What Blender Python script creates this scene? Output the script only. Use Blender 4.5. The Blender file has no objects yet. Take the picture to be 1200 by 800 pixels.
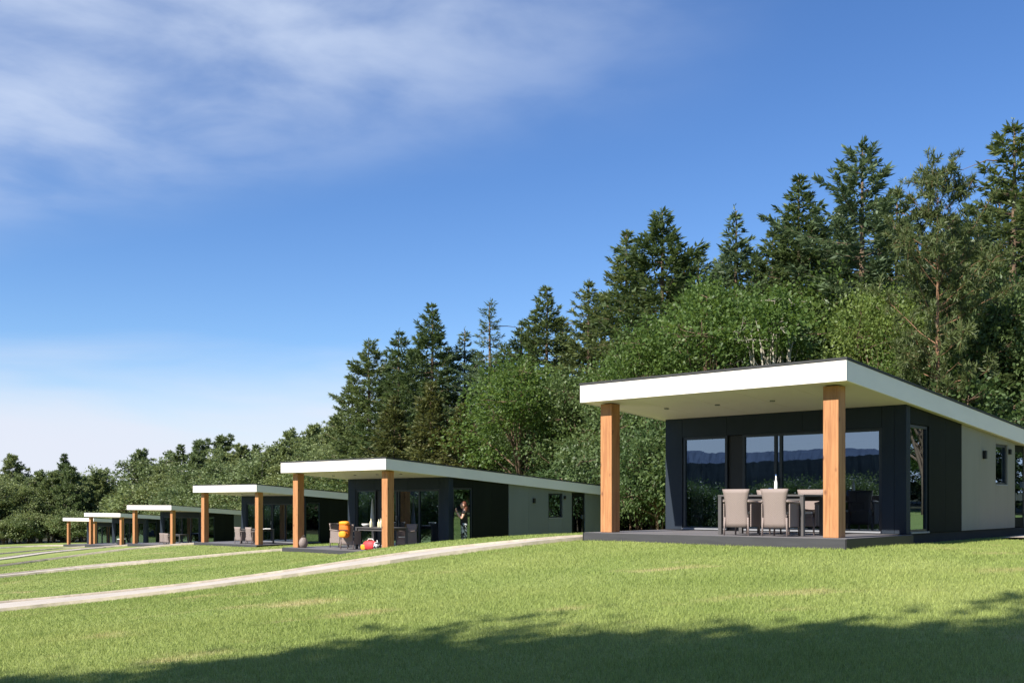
import bpy, bmesh, math, random
import numpy as np
from mathutils import Vector, Matrix

# ------------------------------------------------------------------ camera, sky, sun
scene = bpy.context.scene
C = scene.collection
cam_d = bpy.data.cameras.new('camera'); cam = bpy.data.objects.new('camera', cam_d); C.objects.link(cam)
cam.location = (0, 0, 1.6); cam.rotation_euler = (math.radians(90), 0, 0)
cam_d.lens = 36.0; cam_d.sensor_width = 36.0; cam_d.shift_y = 188 / 1200
cam_d.clip_start = 0.05; cam_d.clip_end = 30000
scene.camera = cam

SUN = Vector((-0.768, -0.653, 0.88)).normalized()
SUN_EL = math.asin(SUN.z); SUN_AZ = math.atan2(SUN.x, SUN.y)
world = bpy.data.worlds.new('World'); scene.world = world; world.use_nodes = True


def build_world():
    nt = world.node_tree; N = nt.nodes; L = nt.links
    bg = N['Background']; bg.inputs['Strength'].default_value = 0.088
    sky = N.new('ShaderNodeTexSky'); sky.sky_type = 'NISHITA'; sky.sun_disc = False
    sky.sun_elevation = SUN_EL; sky.sun_rotation = SUN_AZ % (2 * math.pi)
    sky.altitude = 150; sky.air_density = 1.0; sky.dust_density = 0.0; sky.ozone_density = 5.0
    tc = N.new('ShaderNodeTexCoord')
    sep = N.new('ShaderNodeSeparateXYZ'); L.new(tc.outputs['Generated'], sep.inputs[0])

    def math_(op, a, b=None, clamp=False):
        n = N.new('ShaderNodeMath'); n.operation = op; n.use_clamp = clamp
        for i, v in enumerate((a, b)):
            if v is None: continue
            if isinstance(v, (int, float)): n.inputs[i].default_value = v
            else: L.new(v, n.inputs[i])
        return n.outputs[0]

    def ramp(v, lo, hi, a=0.0, b=1.0):
        n = N.new('ShaderNodeMapRange'); n.interpolation_type = 'SMOOTHSTEP'
        L.new(v, n.inputs['Value'])
        n.inputs['From Min'].default_value = lo; n.inputs['From Max'].default_value = hi
        n.inputs['To Min'].default_value = a; n.inputs['To Max'].default_value = b
        return n.outputs[0]
    z = math_('MAXIMUM', sep.outputs['Z'], 0.02)
    # a flat cloud layer seen in perspective
    zz = math_('ADD', z, 0.10)
    px = math_('DIVIDE', sep.outputs['X'], zz); py = math_('DIVIDE', sep.outputs['Y'], zz)
    comb = N.new('ShaderNodeCombineXYZ'); L.new(px, comb.inputs[0]); L.new(py, comb.inputs[1])

    def noise(vec, loc, rot, scale, sc, detail, rough, dist):
        mp = N.new('ShaderNodeMapping'); L.new(vec, mp.inputs['Vector'])
        mp.inputs['Location'].default_value = loc; mp.inputs['Rotation'].default_value = rot; mp.inputs['Scale'].default_value = scale
        n = N.new('ShaderNodeTexNoise'); L.new(mp.outputs[0], n.inputs['Vector'])
        n.inputs['Scale'].default_value = sc; n.inputs['Detail'].default_value = detail
        n.inputs['Roughness'].default_value = rough; n.inputs['Distortion'].default_value = dist
        return n.outputs['Fac']
    big = noise(comb.outputs[0], (3.1, 1.7, 0), (0, 0, 0.3), (1, 1, 1), 0.35, 2, 0.5, 0.2)
    fine = noise(comb.outputs[0], (0.4, 0.2, 0), (0, 0, -0.75), (1.0, 1.12, 1), 3.0, 6, 0.52, 0.25)
    # a bank of thin cirrus crossing the sky, and a pale cloud bank along the horizon
    v = math_('ADD', math_('ADD', math_('MULTIPLY', px, -0.324), math_('MULTIPLY', py, -1.0)), math_('MULTIPLY', big, 0.9))
    bank = math_('MULTIPLY', ramp(v, -2.05, -1.15), ramp(v, 0.2, 1.2, 1.0, 0.0))
    bank = math_('MULTIPLY', bank, ramp(px, -0.15, 0.55, 1.0, 0.0))
    wisps = ramp(fine, 0.24, 0.76, 0.22, 1.0)
    cirrus = math_('MULTIPLY', math_('MULTIPLY', bank, wisps), 0.80)
    haze = noise(tc.outputs['Generated'], (0.3, 0, 0), (0, 0, 0), (1, 1, 4.5), 2.6, 5, 0.5, 0.3)
    low = ramp(math_('ADD', sep.outputs['Z'], math_('MULTIPLY', haze, -0.14)), -0.015, 0.075, 1.0, 0.0)
    hs = N.new('ShaderNodeHueSaturation'); hs.inputs['Saturation'].default_value = 1.15; hs.inputs['Hue'].default_value = 0.508
    L.new(sky.outputs[0], hs.inputs['Color'])
    mix = N.new('ShaderNodeMix'); mix.data_type = 'RGBA'
    L.new(cirrus, mix.inputs['Factor']); L.new(hs.outputs[0], mix.inputs['A']); mix.inputs['B'].default_value = (4.1, 4.75, 6.0, 1)
    mix2 = N.new('ShaderNodeMix'); mix2.data_type = 'RGBA'
    L.new(math_('MULTIPLY', low, 0.95), mix2.inputs['Factor']); L.new(mix.outputs['Result'], mix2.inputs['A']); mix2.inputs['B'].default_value = (5.0, 5.25, 6.0, 1)
    L.new(mix2.outputs['Result'], bg.inputs['Color'])


build_world()
sun_d = bpy.data.lights.new('sun', 'SUN'); sun_d.energy = 5.0; sun_d.angle = math.radians(0.5); sun_d.color = (1.0, 0.94, 0.85)
sun = bpy.data.objects.new('sun', sun_d); C.objects.link(sun)
sun.rotation_euler = SUN.to_track_quat('Z', 'Y').to_euler(); sun.location = (-20, -20, 40)
scene.view_settings.view_transform = 'Standard'; scene.view_settings.look = 'None'
scene.view_settings.exposure = 0.86; scene.view_settings.gamma = 1.0; scene.view_settings.use_curve_mapping = False
scene.cycles.max_bounces = 8; scene.cycles.transparent_max_bounces = 16
scene.cycles.diffuse_bounces = 3; scene.cycles.glossy_bounces = 4
scene.cycles.use_denoising = True

rng = np.random.default_rng(7)
random.seed(7)

# ------------------------------------------------------------------ helpers


def tag(o, label=None, cat=None, group=None, kind=None):
    if label: o['label'] = label
    if cat: o['category'] = cat
    if group: o['group'] = group
    if kind: o['kind'] = kind
    return o


def empty(name, loc=(0, 0, 0), rz=0.0):
    o = bpy.data.objects.new(name, None); C.objects.link(o)
    o.location = loc; o.rotation_euler = (0, 0, rz); o.empty_display_size = 0.2
    return o


def link(name, me, mat=None, parent=None):
    o = bpy.data.objects.new(name, me); C.objects.link(o)
    if mat is not None and len(me.materials) == 0: me.materials.append(mat)
    if parent is not None: o.parent = parent
    return o


def copy_tree(o, parent=None):
    c = o.copy(); C.objects.link(c); c.parent = parent
    for ch in list(o.children): copy_tree(ch, c)
    return c


class MB:
    """collects simple solids into one mesh"""
    def __init__(s): s.v = []; s.f = []; s.sm = []

    def add(s, vs, fs, smooth=False):
        n = len(s.v); s.v += [tuple(map(float, p)) for p in vs]
        s.f += [tuple(i + n for i in f) for f in fs]; s.sm += [smooth] * len(fs)
        return s

    def box(s, x0, x1, y0, y1, z0, z1, slope=0.0, slope_bottom=None):
        sb = slope if slope_bottom is None else slope_bottom
        vs = []
        for x, y in ((x0, y0), (x1, y0), (x1, y1), (x0, y1)): vs.append((x, y, z0 + sb * y))
        for x, y in ((x0, y0), (x1, y0), (x1, y1), (x0, y1)): vs.append((x, y, z1 + slope * y))
        return s.add(vs, [(3, 2, 1, 0), (4, 5, 6, 7), (0, 1, 5, 4), (1, 2, 6, 5), (2, 3, 7, 6), (3, 0, 4, 7)])

    def tube(s, pts, rads, n=8, cap=True, smooth=True):
        pts = [Vector(p) for p in pts]; vs = []; fs = []
        for i, p in enumerate(pts):
            d = (pts[min(i + 1, len(pts) - 1)] - pts[max(i - 1, 0)]).normalized()
            a = d.cross(Vector((0, 0, 1)) if abs(d.z) < 0.9 else Vector((1, 0, 0))).normalized(); b = d.cross(a)
            r = rads[i] if hasattr(rads, '__len__') else rads
            for k in range(n):
                t = 2 * math.pi * k / n; vs.append(p + (a * math.cos(t) + b * math.sin(t)) * r)
        for i in range(len(pts) - 1):
            for k in range(n):
                fs.append((i * n + k, i * n + (k + 1) % n, (i + 1) * n + (k + 1) % n, (i + 1) * n + k))
        if cap: fs += [tuple(range(n))[::-1], tuple((len(pts) - 1) * n + k for k in range(n))]
        return s.add(vs, fs, smooth)

    def lathe(s, prof, c=(0, 0, 0), n=14):
        vs = []; fs = []
        for r, z in prof:
            for k in range(n):
                t = 2 * math.pi * k / n; vs.append((c[0] + r * math.cos(t), c[1] + r * math.sin(t), c[2] + z))
        for i in range(len(prof) - 1):
            for k in range(n): fs.append((i * n + k, i * n + (k + 1) % n, (i + 1) * n + (k + 1) % n, (i + 1) * n + k))
        fs += [tuple(range(n))[::-1], tuple((len(prof) - 1) * n + k for k in range(n))]
        return s.add(vs, fs, True)

    def mesh(s, name):
        me = bpy.data.meshes.new(name); me.from_pydata(s.v, [], s.f)
        me.polygons.foreach_set('use_smooth', s.sm); me.update(); return me

    def build(s, name, mat, parent=None, bevel=0.0):
        o = link(name, s.mesh(name), mat, parent)
        if bevel:
            m = o.modifiers.new('edge', 'BEVEL'); m.width = bevel; m.segments = 2; m.limit_method = 'ANGLE'
        return o


def quads_mesh(name, V, nper=4):
    """V: (n*nper,3) array, every nper consecutive vertices form a face"""
    V = np.asarray(V, dtype=np.float32); n = len(V) // nper
    me = bpy.data.meshes.new(name)
    me.vertices.add(len(V)); me.vertices.foreach_set('co', V.ravel())
    me.loops.add(len(V)); me.loops.foreach_set('vertex_index', np.arange(len(V), dtype=np.int32))
    me.polygons.add(n); me.polygons.foreach_set('loop_start', np.arange(0, len(V), nper, dtype=np.int32))
    me.update(calc_edges=True)
    return me


# ------------------------------------------------------------------ materials
M = {}


def new_mat(name):
    m = bpy.data.materials.new(name); m.use_nodes = True
    nt = m.node_tree; b = nt.nodes['Principled BSDF']
    return m, nt, b


def nnode(nt, typ, **kw):
    n = nt.nodes.new(typ)
    for k, v in kw.items():
        if k in n.inputs: n.inputs[k].default_value = v
        else: setattr(n, k, v)
    return n


def mat(name, col, rough=0.6, var=0.12, scale=4.0, stretch=(1, 1, 1), bump=0.0, bscale=40.0, metal=0.0, spec=0.4, coord='Object', per_obj=0.0):
    m, nt, b = new_mat(name); L = nt.links
    tc = nnode(nt, 'ShaderNodeTexCoord'); mp = nnode(nt, 'ShaderNodeMapping'); L.new(tc.outputs[coord], mp.inputs[0])
    mp.inputs['Scale'].default_value = stretch
    nz = nnode(nt, 'ShaderNodeTexNoise', Scale=scale, Detail=6.0, Roughness=0.6); L.new(mp.outputs[0], nz.inputs['Vector'])
    rp = nnode(nt, 'ShaderNodeValToRGB'); L.new(nz.outputs['Fac'], rp.inputs[0])
    rp.color_ramp.elements[0].position = 0.25; rp.color_ramp.elements[1].position = 0.75
    rp.color_ramp.elements[0].color = tuple(c * (1 - var) for c in col) + (1,)
    rp.color_ramp.elements[1].color = tuple(min(1, c * (1 + var)) for c in col) + (1,)
    out = rp.outputs[0]
    if per_obj:
        oi = nnode(nt, 'ShaderNodeObjectInfo'); mr = nnode(nt, 'ShaderNodeMapRange'); L.new(oi.outputs['Random'], mr.inputs[0])
        mr.inputs['To Min'].default_value = 1 - per_obj; mr.inputs['To Max'].default_value = 1 + per_obj
        mx = nnode(nt, 'ShaderNodeMix', data_type='RGBA', blend_type='MULTIPLY'); mx.inputs[0].default_value = 1
        L.new(out, mx.inputs['A']); L.new(mr.outputs[0], mx.inputs['B']); out = mx.outputs['Result']
    L.new(out, b.inputs['Base Color'])
    b.inputs['Roughness'].default_value = rough; b.inputs['Metallic'].default_value = metal; b.inputs['Specular IOR Level'].default_value = spec
    if bump:
        n2 = nnode(nt, 'ShaderNodeTexNoise', Scale=bscale, Detail=4.0); L.new(mp.outputs[0], n2.inputs['Vector'])
        bp = nnode(nt, 'ShaderNodeBump', Strength=bump, Distance=0.01); L.new(n2.outputs['Fac'], bp.inputs['Height']); L.new(bp.outputs[0], b.inputs['Normal'])
    M[name] = m
    return m


mat('white_board', (0.82, 0.76, 0.725), 0.55, 0.04, 1.2, (1, 1, 3), 0.1, 60)
mat('soffit', (0.63, 0.56, 0.48), 0.6, 0.05, 1.0)
mat('roofing', (0.035, 0.036, 0.038), 0.7, 0.3, 3.0)
mat('navy_panel', (0.022, 0.030, 0.043), 0.6, 0.15, 2.0, (1, 1, 0.4), 0.05, 80, per_obj=0.08, spec=0.15)
mat('green_panel', (0.011, 0.0135, 0.0105), 0.7, 0.15, 2.0, (1, 1, 0.4), 0.05, 80, per_obj=0.08, spec=0.1)
mat('pale_panel', (0.265, 0.24, 0.195), 0.65, 0.07, 1.4, (1, 1, 0.35), 0.12, 60, per_obj=0.03)
mat('grey_panel', (0.165, 0.178, 0.172), 0.65, 0.07, 1.4, (1, 1, 0.35), 0.12, 60, per_obj=0.03)
mat('frame_dark', (0.022, 0.027, 0.034), 0.4, 0.1)
mat('black_board', (0.012, 0.012, 0.013), 0.5, 0.2)
mat('plinth', (0.018, 0.018, 0.018), 0.8, 0.3)
mat('decking', (0.15, 0.14, 0.145), 0.6, 0.25, 3.0, (0.6, 8, 8), 0.15, 60, per_obj=0.2)
mat('deck_edge', (0.045, 0.045, 0.05), 0.6, 0.2, 3.0, (0.5, 1, 6), 0.1, 60)
mat('sill', (0.24, 0.25, 0.27), 0.4, 0.1)
mat('metal_grey', (0.22, 0.22, 0.22), 0.4, 0.08, metal=0.6)
mat('table_frame', (0.085, 0.080, 0.080), 0.5, 0.15)
mat('interior', (0.30, 0.28, 0.25), 0.8, 0.1)
mat('interior_floor', (0.16, 0.11, 0.07), 0.6, 0.2, 3, (1, 6, 1))
mat('curtain', (0.45, 0.45, 0.46), 0.9, 0.08)
mat('white_thing', (0.78, 0.77, 0.74), 0.5, 0.03)
mat('blue_thing', (0.06, 0.16, 0.42), 0.4, 0.1)
mat('cream_glass', (0.72, 0.68, 0.45), 0.25, 0.05)
mat('orange_cloth', (0.75, 0.16, 0.015), 0.7, 0.25, 9)
mat('amber_cloth', (0.85, 0.33, 0.02), 0.7, 0.15, 9)
mat('dark_cloth', (0.03, 0.028, 0.03), 0.85, 0.2)
mat('red_cloth', (0.70, 0.045, 0.05), 0.6, 0.15, 8)
mat('skin', (0.62, 0.36, 0.26), 0.55, 0.05)
mat('hair_red', (0.14, 0.045, 0.02), 0.6, 0.3, 30)
mat('black_top', (0.015, 0.014, 0.015), 0.85, 0.2)
mat('gravel', (0.42, 0.35, 0.28), 0.9, 0.25, 14, bump=0.4, bscale=90)
mat('edging', (0.46, 0.40, 0.32), 0.85, 0.25, 5)
mat('bark_brown', (0.16, 0.105, 0.07), 0.9, 0.4, 6, (3, 3, 0.6), 0.6, 20)
mat('bark_pine', (0.25, 0.14, 0.08), 0.9, 0.35, 5, (3, 3, 0.7), 0.6, 16)
mat('bark_pale', (0.34, 0.31, 0.25), 0.9, 0.3, 6, (3, 3, 0.7), 0.5, 18)
mat('mountain', (0.09, 0.115, 0.17), 1.0, 0.2, 0.003, spec=0.0)  # blue-grey tint is distance haze put into the colour
mat('hill_trees', (0.016, 0.022, 0.026), 1.0, 0.3, 0.02, spec=0.0)  # dark woods, tinted bluish to carry the haze of distance


def mat_pattern():
    m, nt, b = new_mat('patterned_cloth'); L = nt.links
    tc = nnode(nt, 'ShaderNodeTexCoord'); v = nnode(nt, 'ShaderNodeTexNoise', Scale=16.0, Detail=2.0); L.new(tc.outputs['Object'], v.inputs['Vector'])
    r = nnode(nt, 'ShaderNodeValToRGB'); r.color_ramp.interpolation = 'CONSTANT'; L.new(v.outputs['Fac'], r.inputs[0])
    r.color_ramp.elements[0].color = (0.015, 0.016, 0.018, 1); r.color_ramp.elements[1].position = 0.52; r.color_ramp.elements[1].color = (0.55, 0.56, 0.55, 1)
    L.new(r.outputs[0], b.inputs['Base Color']); b.inputs['Roughness'].default_value = 0.85
    M['patterned_cloth'] = m


def mat_wood():
    m, nt, b = new_mat('timber'); L = nt.links
    tc = nnode(nt, 'ShaderNodeTexCoord'); mp = nnode(nt, 'ShaderNodeMapping'); mp.inputs['Scale'].default_value = (9, 9, 0.55); L.new(tc.outputs['Object'], mp.inputs[0])
    oi = nnode(nt, 'ShaderNodeObjectInfo'); L.new(oi.outputs['Random'], mp.inputs['Location'])
    n1 = nnode(nt, 'ShaderNodeTexNoise', Scale=2.4, Detail=8.0, Roughness=0.62, Distortion=0.8); L.new(mp.outputs[0], n1.inputs['Vector'])
    r = nnode(nt, 'ShaderNodeValToRGB'); L.new(n1.outputs['Fac'], r.inputs[0])
    e = r.color_ramp.elements; e[0].position = 0.28; e[0].color = (0.26, 0.095, 0.035, 1); e[1].position = 0.72; e[1].color = (0.47, 0.235, 0.10, 1)
    k = r.color_ramp.elements.new(0.5); k.color = (0.41, 0.185, 0.072, 1)
    # knots
    vo = nnode(nt, 'ShaderNodeTexVoronoi', Scale=2.2); mp2 = nnode(nt, 'ShaderNodeMapping'); mp2.inputs['Scale'].default_value = (1.6, 1.6, 0.9)
    L.new(tc.outputs['Object'], mp2.inputs[0]); L.new(mp2.outputs[0], vo.inputs['Vector'])
    mr = nnode(nt, 'ShaderNodeMapRange'); mr.inputs['From Min'].default_value = 0.05; mr.inputs['From Max'].default_value = 0.13; L.new(vo.outputs['Distance'], mr.inputs[0])
    mx = nnode(nt, 'ShaderNodeMix', data_type='RGBA'); L.new(mr.outputs[0], mx.inputs[0]); mx.inputs['A'].default_value = (0.17, 0.06, 0.025, 1); L.new(r.outputs[0], mx.inputs['B'])
    L.new(mx.outputs['Result'], b.inputs['Base Color']); b.inputs['Roughness'].default_value = 0.6
    bp = nnode(nt, 'ShaderNodeBump', Strength=0.25, Distance=0.01); L.new(n1.outputs['Fac'], bp.inputs['Height']); L.new(bp.outputs[0], b.inputs['Normal'])
    M['timber'] = m


def mat_wicker():
    m, nt, b = new_mat('wicker'); L = nt.links
    tc = nnode(nt, 'ShaderNodeTexCoord')
    ck = nnode(nt, 'ShaderNodeTexChecker', Scale=55.0); L.new(tc.outputs['Object'], ck.inputs['Vector'])
    ck.inputs['Color1'].default_value = (0.27, 0.215, 0.195, 1); ck.inputs['Color2'].default_value = (0.21, 0.165, 0.15, 1)
    L.new(ck.outputs[0], b.inputs['Base Color']); b.inputs['Roughness'].default_value = 0.65
    bp = nnode(nt, 'ShaderNodeBump', Strength=0.5, Distance=0.004); L.new(ck.outputs['Fac'], bp.inputs['Height']); L.new(bp.outputs[0], b.inputs['Normal'])
    M['wicker'] = m


def mat_glass():
    m, nt, b = new_mat('window_glass'); L = nt.links; nt.nodes.remove(b)
    out = nt.nodes['Material Output']
    gl = nnode(nt, 'ShaderNodeBsdfGlossy', Color=(0.60, 0.79, 1.0, 1), Roughness=0.004)
    tr = nnode(nt, 'ShaderNodeBsdfTransparent', Color=(0.30, 0.33, 0.37, 1))
    fr = nnode(nt, 'ShaderNodeFresnel', IOR=1.5); ma = nnode(nt, 'ShaderNodeMath', operation='MULTIPLY_ADD')
    L.new(fr.outputs[0], ma.inputs[0]); ma.inputs[1].default_value = 1.2; ma.inputs[2].default_value = 0.29; ma.use_clamp = True
    mx = nnode(nt, 'ShaderNodeMixShader'); L.new(ma.outputs[0], mx.inputs[0]); L.new(tr.outputs[0], mx.inputs[1]); L.new(gl.outputs[0], mx.inputs[2])
    L.new(mx.outputs[0], out.inputs['Surface'])
    tc = nnode(nt, 'ShaderNodeTexCoord'); nz = nnode(nt, 'ShaderNodeTexNoise', Scale=1.3, Detail=1.0); L.new(tc.outputs['Object'], nz.inputs['Vector'])
    bp = nnode(nt, 'ShaderNodeBump', Strength=0.02, Distance=0.02); L.new(nz.outputs['Fac'], bp.inputs['Height']); L.new(bp.outputs[0], gl.inputs['Normal'])
    M['window_glass'] = m


def leaf_mat(name, c_dark, c_light, trans=0.3, obj_var=0.18, rough=0.5, scale=0.55):
    """colour differs leaf to leaf, spray to spray and tree to tree"""
    m, nt, b = new_mat(name); L = nt.links; out = nt.nodes['Material Output']
    ge = nnode(nt, 'ShaderNodeNewGeometry'); tc = nnode(nt, 'ShaderNodeTexCoord'); oi = nnode(nt, 'ShaderNodeObjectInfo')
    nz = nnode(nt, 'ShaderNodeTexNoise', Scale=scale, Detail=3.0); L.new(tc.outputs['Object'], nz.inputs['Vector'])
    a = nnode(nt, 'ShaderNodeMath', operation='MULTIPLY_ADD'); L.new(ge.outputs['Random Per Island'], a.inputs[0]); a.inputs[1].default_value = 0.55
    a2 = nnode(nt, 'ShaderNodeMapRange'); L.new(nz.outputs['Fac'], a2.inputs[0]); a2.inputs['From Min'].default_value = 0.3; a2.inputs['From Max'].default_value = 0.7
    a2.inputs['To Min'].default_value = 0; a2.inputs['To Max'].default_value = 0.45
    L.new(a2.outputs[0], a.inputs[2])
    mx = nnode(nt, 'ShaderNodeMix', data_type='RGBA'); L.new(a.outputs[0], mx.inputs[0])
    mx.inputs['A'].default_value = tuple(c_dark) + (1,); mx.inputs['B'].default_value = tuple(c_light) + (1,)
    hs = nnode(nt, 'ShaderNodeHueSaturation'); L.new(mx.outputs['Result'], hs.inputs['Color'])
    mv = nnode(nt, 'ShaderNodeMapRange'); L.new(oi.outputs['Random'], mv.inputs[0]); mv.inputs['To Min'].default_value = 1 - obj_var; mv.inputs['To Max'].default_value = 1 + obj_var; L.new(mv.outputs[0], hs.inputs['Value'])
    mh = nnode(nt, 'ShaderNodeMapRange'); L.new(oi.outputs['Random'], mh.inputs[0]); mh.inputs['To Min'].default_value = 0.515; mh.inputs['To Max'].default_value = 0.485; L.new(mh.outputs[0], hs.inputs['Hue'])
    L.new(hs.outputs[0], b.inputs['Base Color']); b.inputs['Roughness'].default_value = rough; b.inputs['Specular IOR Level'].default_value = 0.35
    tl = nnode(nt, 'ShaderNodeBsdfTranslucent'); h2 = nnode(nt, 'ShaderNodeHueSaturation', Hue=0.485, Saturation=1.1, Value=1.25); L.new(hs.outputs[0], h2.inputs['Color']); L.new(h2.outputs[0], tl.inputs['Color'])
    ms = nnode(nt, 'ShaderNodeMixShader'); ms.inputs[0].default_value = trans
    L.new(b.outputs[0], ms.inputs[1]); L.new(tl.outputs[0], ms.inputs[2]); L.new(ms.outputs[0], out.inputs['Surface'])
    M[name] = m


mat_pattern(); mat_wood(); mat_wicker(); mat_glass()
leaf_mat('needles_dark', (0.052, 0.084, 0.031), (0.165, 0.215, 0.080), 0.32)
leaf_mat('needles_blue', (0.058, 0.096, 0.050), (0.170, 0.230, 0.110), 0.32)
leaf_mat('needles_olive', (0.050, 0.066, 0.020), (0.145, 0.160, 0.052), 0.28)
leaf_mat('needles_pine', (0.066, 0.090, 0.030), (0.190, 0.220, 0.080), 0.32)
leaf_mat('leaves_light', (0.055, 0.105, 0.022), (0.170, 0.245, 0.062), 0.42)
leaf_mat('leaves_dark', (0.044, 0.082, 0.026), (0.145, 0.205, 0.070), 0.36)
leaf_mat('leaves_far', (0.105, 0.140, 0.052), (0.215, 0.265, 0.100), 0.28)  # brightened foliage: haze over the far wood is put into the leaf colour


def mat_lawn():
    """soil and short turf under the blades; leaf litter where the wood begins"""
    m, nt, b = new_mat('lawn_ground'); L = nt.links
    tc = nnode(nt, 'ShaderNodeTexCoord')
    n1 = nnode(nt, 'ShaderNodeTexNoise', Scale=0.28, Detail=5.0, Roughness=0.6); L.new(tc.outputs['Object'], n1.inputs['Vector'])
    r1 = nnode(nt, 'ShaderNodeValToRGB'); L.new(n1.outputs['Fac'], r1.inputs[0])
    e = r1.color_ramp.elements; e[0].position = 0.3; e[0].color = (0.178, 0.235, 0.060, 1); e[1].position = 0.7; e[1].color = (0.255, 0.30, 0.09, 1)
    n2 = nnode(nt, 'ShaderNodeTexNoise', Scale=26.0, Detail=4.0, Roughness=0.7); L.new(tc.outputs['Object'], n2.inputs['Vector'])
    mr = nnode(nt, 'ShaderNodeMapRange'); L.new(n2.outputs['Fac'], mr.inputs[0]); mr.inputs['From Min'].default_value = 0.3; mr.inputs['From Max'].default_value = 0.7
    mr.inputs['To Min'].default_value = 0.62; mr.inputs['To Max'].default_value = 1.25
    mu = nnode(nt, 'ShaderNodeMix', data_type='RGBA', blend_type='MULTIPLY'); mu.inputs[0].default_value = 1; L.new(r1.outputs[0], mu.inputs['A']); L.new(mr.outputs[0], mu.inputs['B'])
    # straw-coloured worn spots
    mp = nnode(nt, 'ShaderNodeMapping'); mp.inputs['Rotation'].default_value = (0, 0, 0.35); mp.inputs['Scale'].default_value = (0.45, 1.2, 1); L.new(tc.outputs['Object'], mp.inputs[0])
    n3 = nnode(nt, 'ShaderNodeTexNoise', Scale=0.9, Detail=4.0, Roughness=0.55); L.new(mp.outputs[0], n3.inputs['Vector'])
    m3 = nnode(nt, 'ShaderNodeMapRange'); L.new(n3.outputs['Fac'], m3.inputs[0]); m3.inputs['From Min'].default_value = 0.60; m3.inputs['From Max'].default_value = 0.72; m3.inputs['To Max'].default_value = 0.75
    mx = nnode(nt, 'ShaderNodeMix', data_type='RGBA'); L.new(m3.outputs[0], mx.inputs[0]); L.new(mu.outputs['Result'], mx.inputs['A']); mx.inputs['B'].default_value = (0.40, 0.34, 0.17, 1)
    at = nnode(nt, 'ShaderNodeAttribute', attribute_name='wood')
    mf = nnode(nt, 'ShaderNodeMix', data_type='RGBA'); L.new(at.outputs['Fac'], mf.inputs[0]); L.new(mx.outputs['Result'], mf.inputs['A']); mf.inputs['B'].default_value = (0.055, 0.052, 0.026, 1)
    L.new(mf.outputs['Result'], b.inputs['Base Color']); b.inputs['Roughness'].default_value = 0.9; b.inputs['Specular IOR Level'].default_value = 0.15
    bp = nnode(nt, 'ShaderNodeBump', Strength=0.6, Distance=0.03); L.new(n2.outputs['Fac'], bp.inputs['Height']); L.new(bp.outputs[0], b.inputs['Normal'])
    M['lawn_ground'] = m
    # blades
    m, nt, b = new_mat('grass_blades'); L = nt.links; out = nt.nodes['Material Output']
    tc = nnode(nt, 'ShaderNodeTexCoord'); ge = nnode(nt, 'ShaderNodeNewGeometry')
    n1 = nnode(nt, 'ShaderNodeTexNoise', Scale=0.28, Detail=5.0, Roughness=0.6); L.new(tc.outputs['Object'], n1.inputs['Vector'])
    r1 = nnode(nt, 'ShaderNodeValToRGB'); L.new(n1.outputs['Fac'], r1.inputs[0])
    e = r1.color_ramp.elements; e[0].position = 0.3; e[0].color = (0.250, 0.330, 0.084, 1); e[1].position = 0.7; e[1].color = (0.370, 0.420, 0.130, 1)
    rr = nnode(nt, 'ShaderNodeMapRange'); L.new(ge.outputs['Random Per Island'], rr.inputs[0]); rr.inputs['To Min'].default_value = 0.70; rr.inputs['To Max'].default_value = 1.25
    mu = nnode(nt, 'ShaderNodeMix', data_type='RGBA', blend_type='MULTIPLY'); mu.inputs[0].default_value = 1; L.new(r1.outputs[0], mu.inputs['A']); L.new(rr.outputs[0], mu.inputs['B'])
    mp = nnode(nt, 'ShaderNodeMapping'); mp.inputs['Rotation'].default_value = (0, 0, 0.35); mp.inputs['Scale'].default_value = (0.45, 1.2, 1); L.new(tc.outputs['Object'], mp.inputs[0])
    n3 = nnode(nt, 'ShaderNodeTexNoise', Scale=0.9, Detail=4.0, Roughness=0.55); L.new(mp.outputs[0], n3.inputs['Vector'])
    m3 = nnode(nt, 'ShaderNodeMapRange'); L.new(n3.outputs['Fac'], m3.inputs[0]); m3.inputs['From Min'].default_value = 0.60; m3.inputs['From Max'].default_value = 0.72; m3.inputs['To Max'].default_value = 0.8
    mx = nnode(nt, 'ShaderNodeMix', data_type='RGBA'); L.new(m3.outputs[0], mx.inputs[0]); L.new(mu.outputs['Result'], mx.inputs['A']); mx.inputs['B'].default_value = (0.48, 0.41, 0.20, 1)
    L.new(mx.outputs['Result'], b.inputs['Base Color']); b.inputs['Roughness'].default_value = 0.6; b.inputs['Specular IOR Level'].default_value = 0.25
    tl = nnode(nt, 'ShaderNodeBsdfTranslucent'); L.new(mx.outputs['Result'], tl.inputs['Color'])
    ms = nnode(nt, 'ShaderNodeMixShader'); ms.inputs[0].default_value = 0.35
    L.new(b.outputs[0], ms.inputs[1]); L.new(tl.outputs[0], ms.inputs[2]); L.new(ms.outputs[0], out.inputs['Surface'])
    M['grass_blades'] = m


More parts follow.
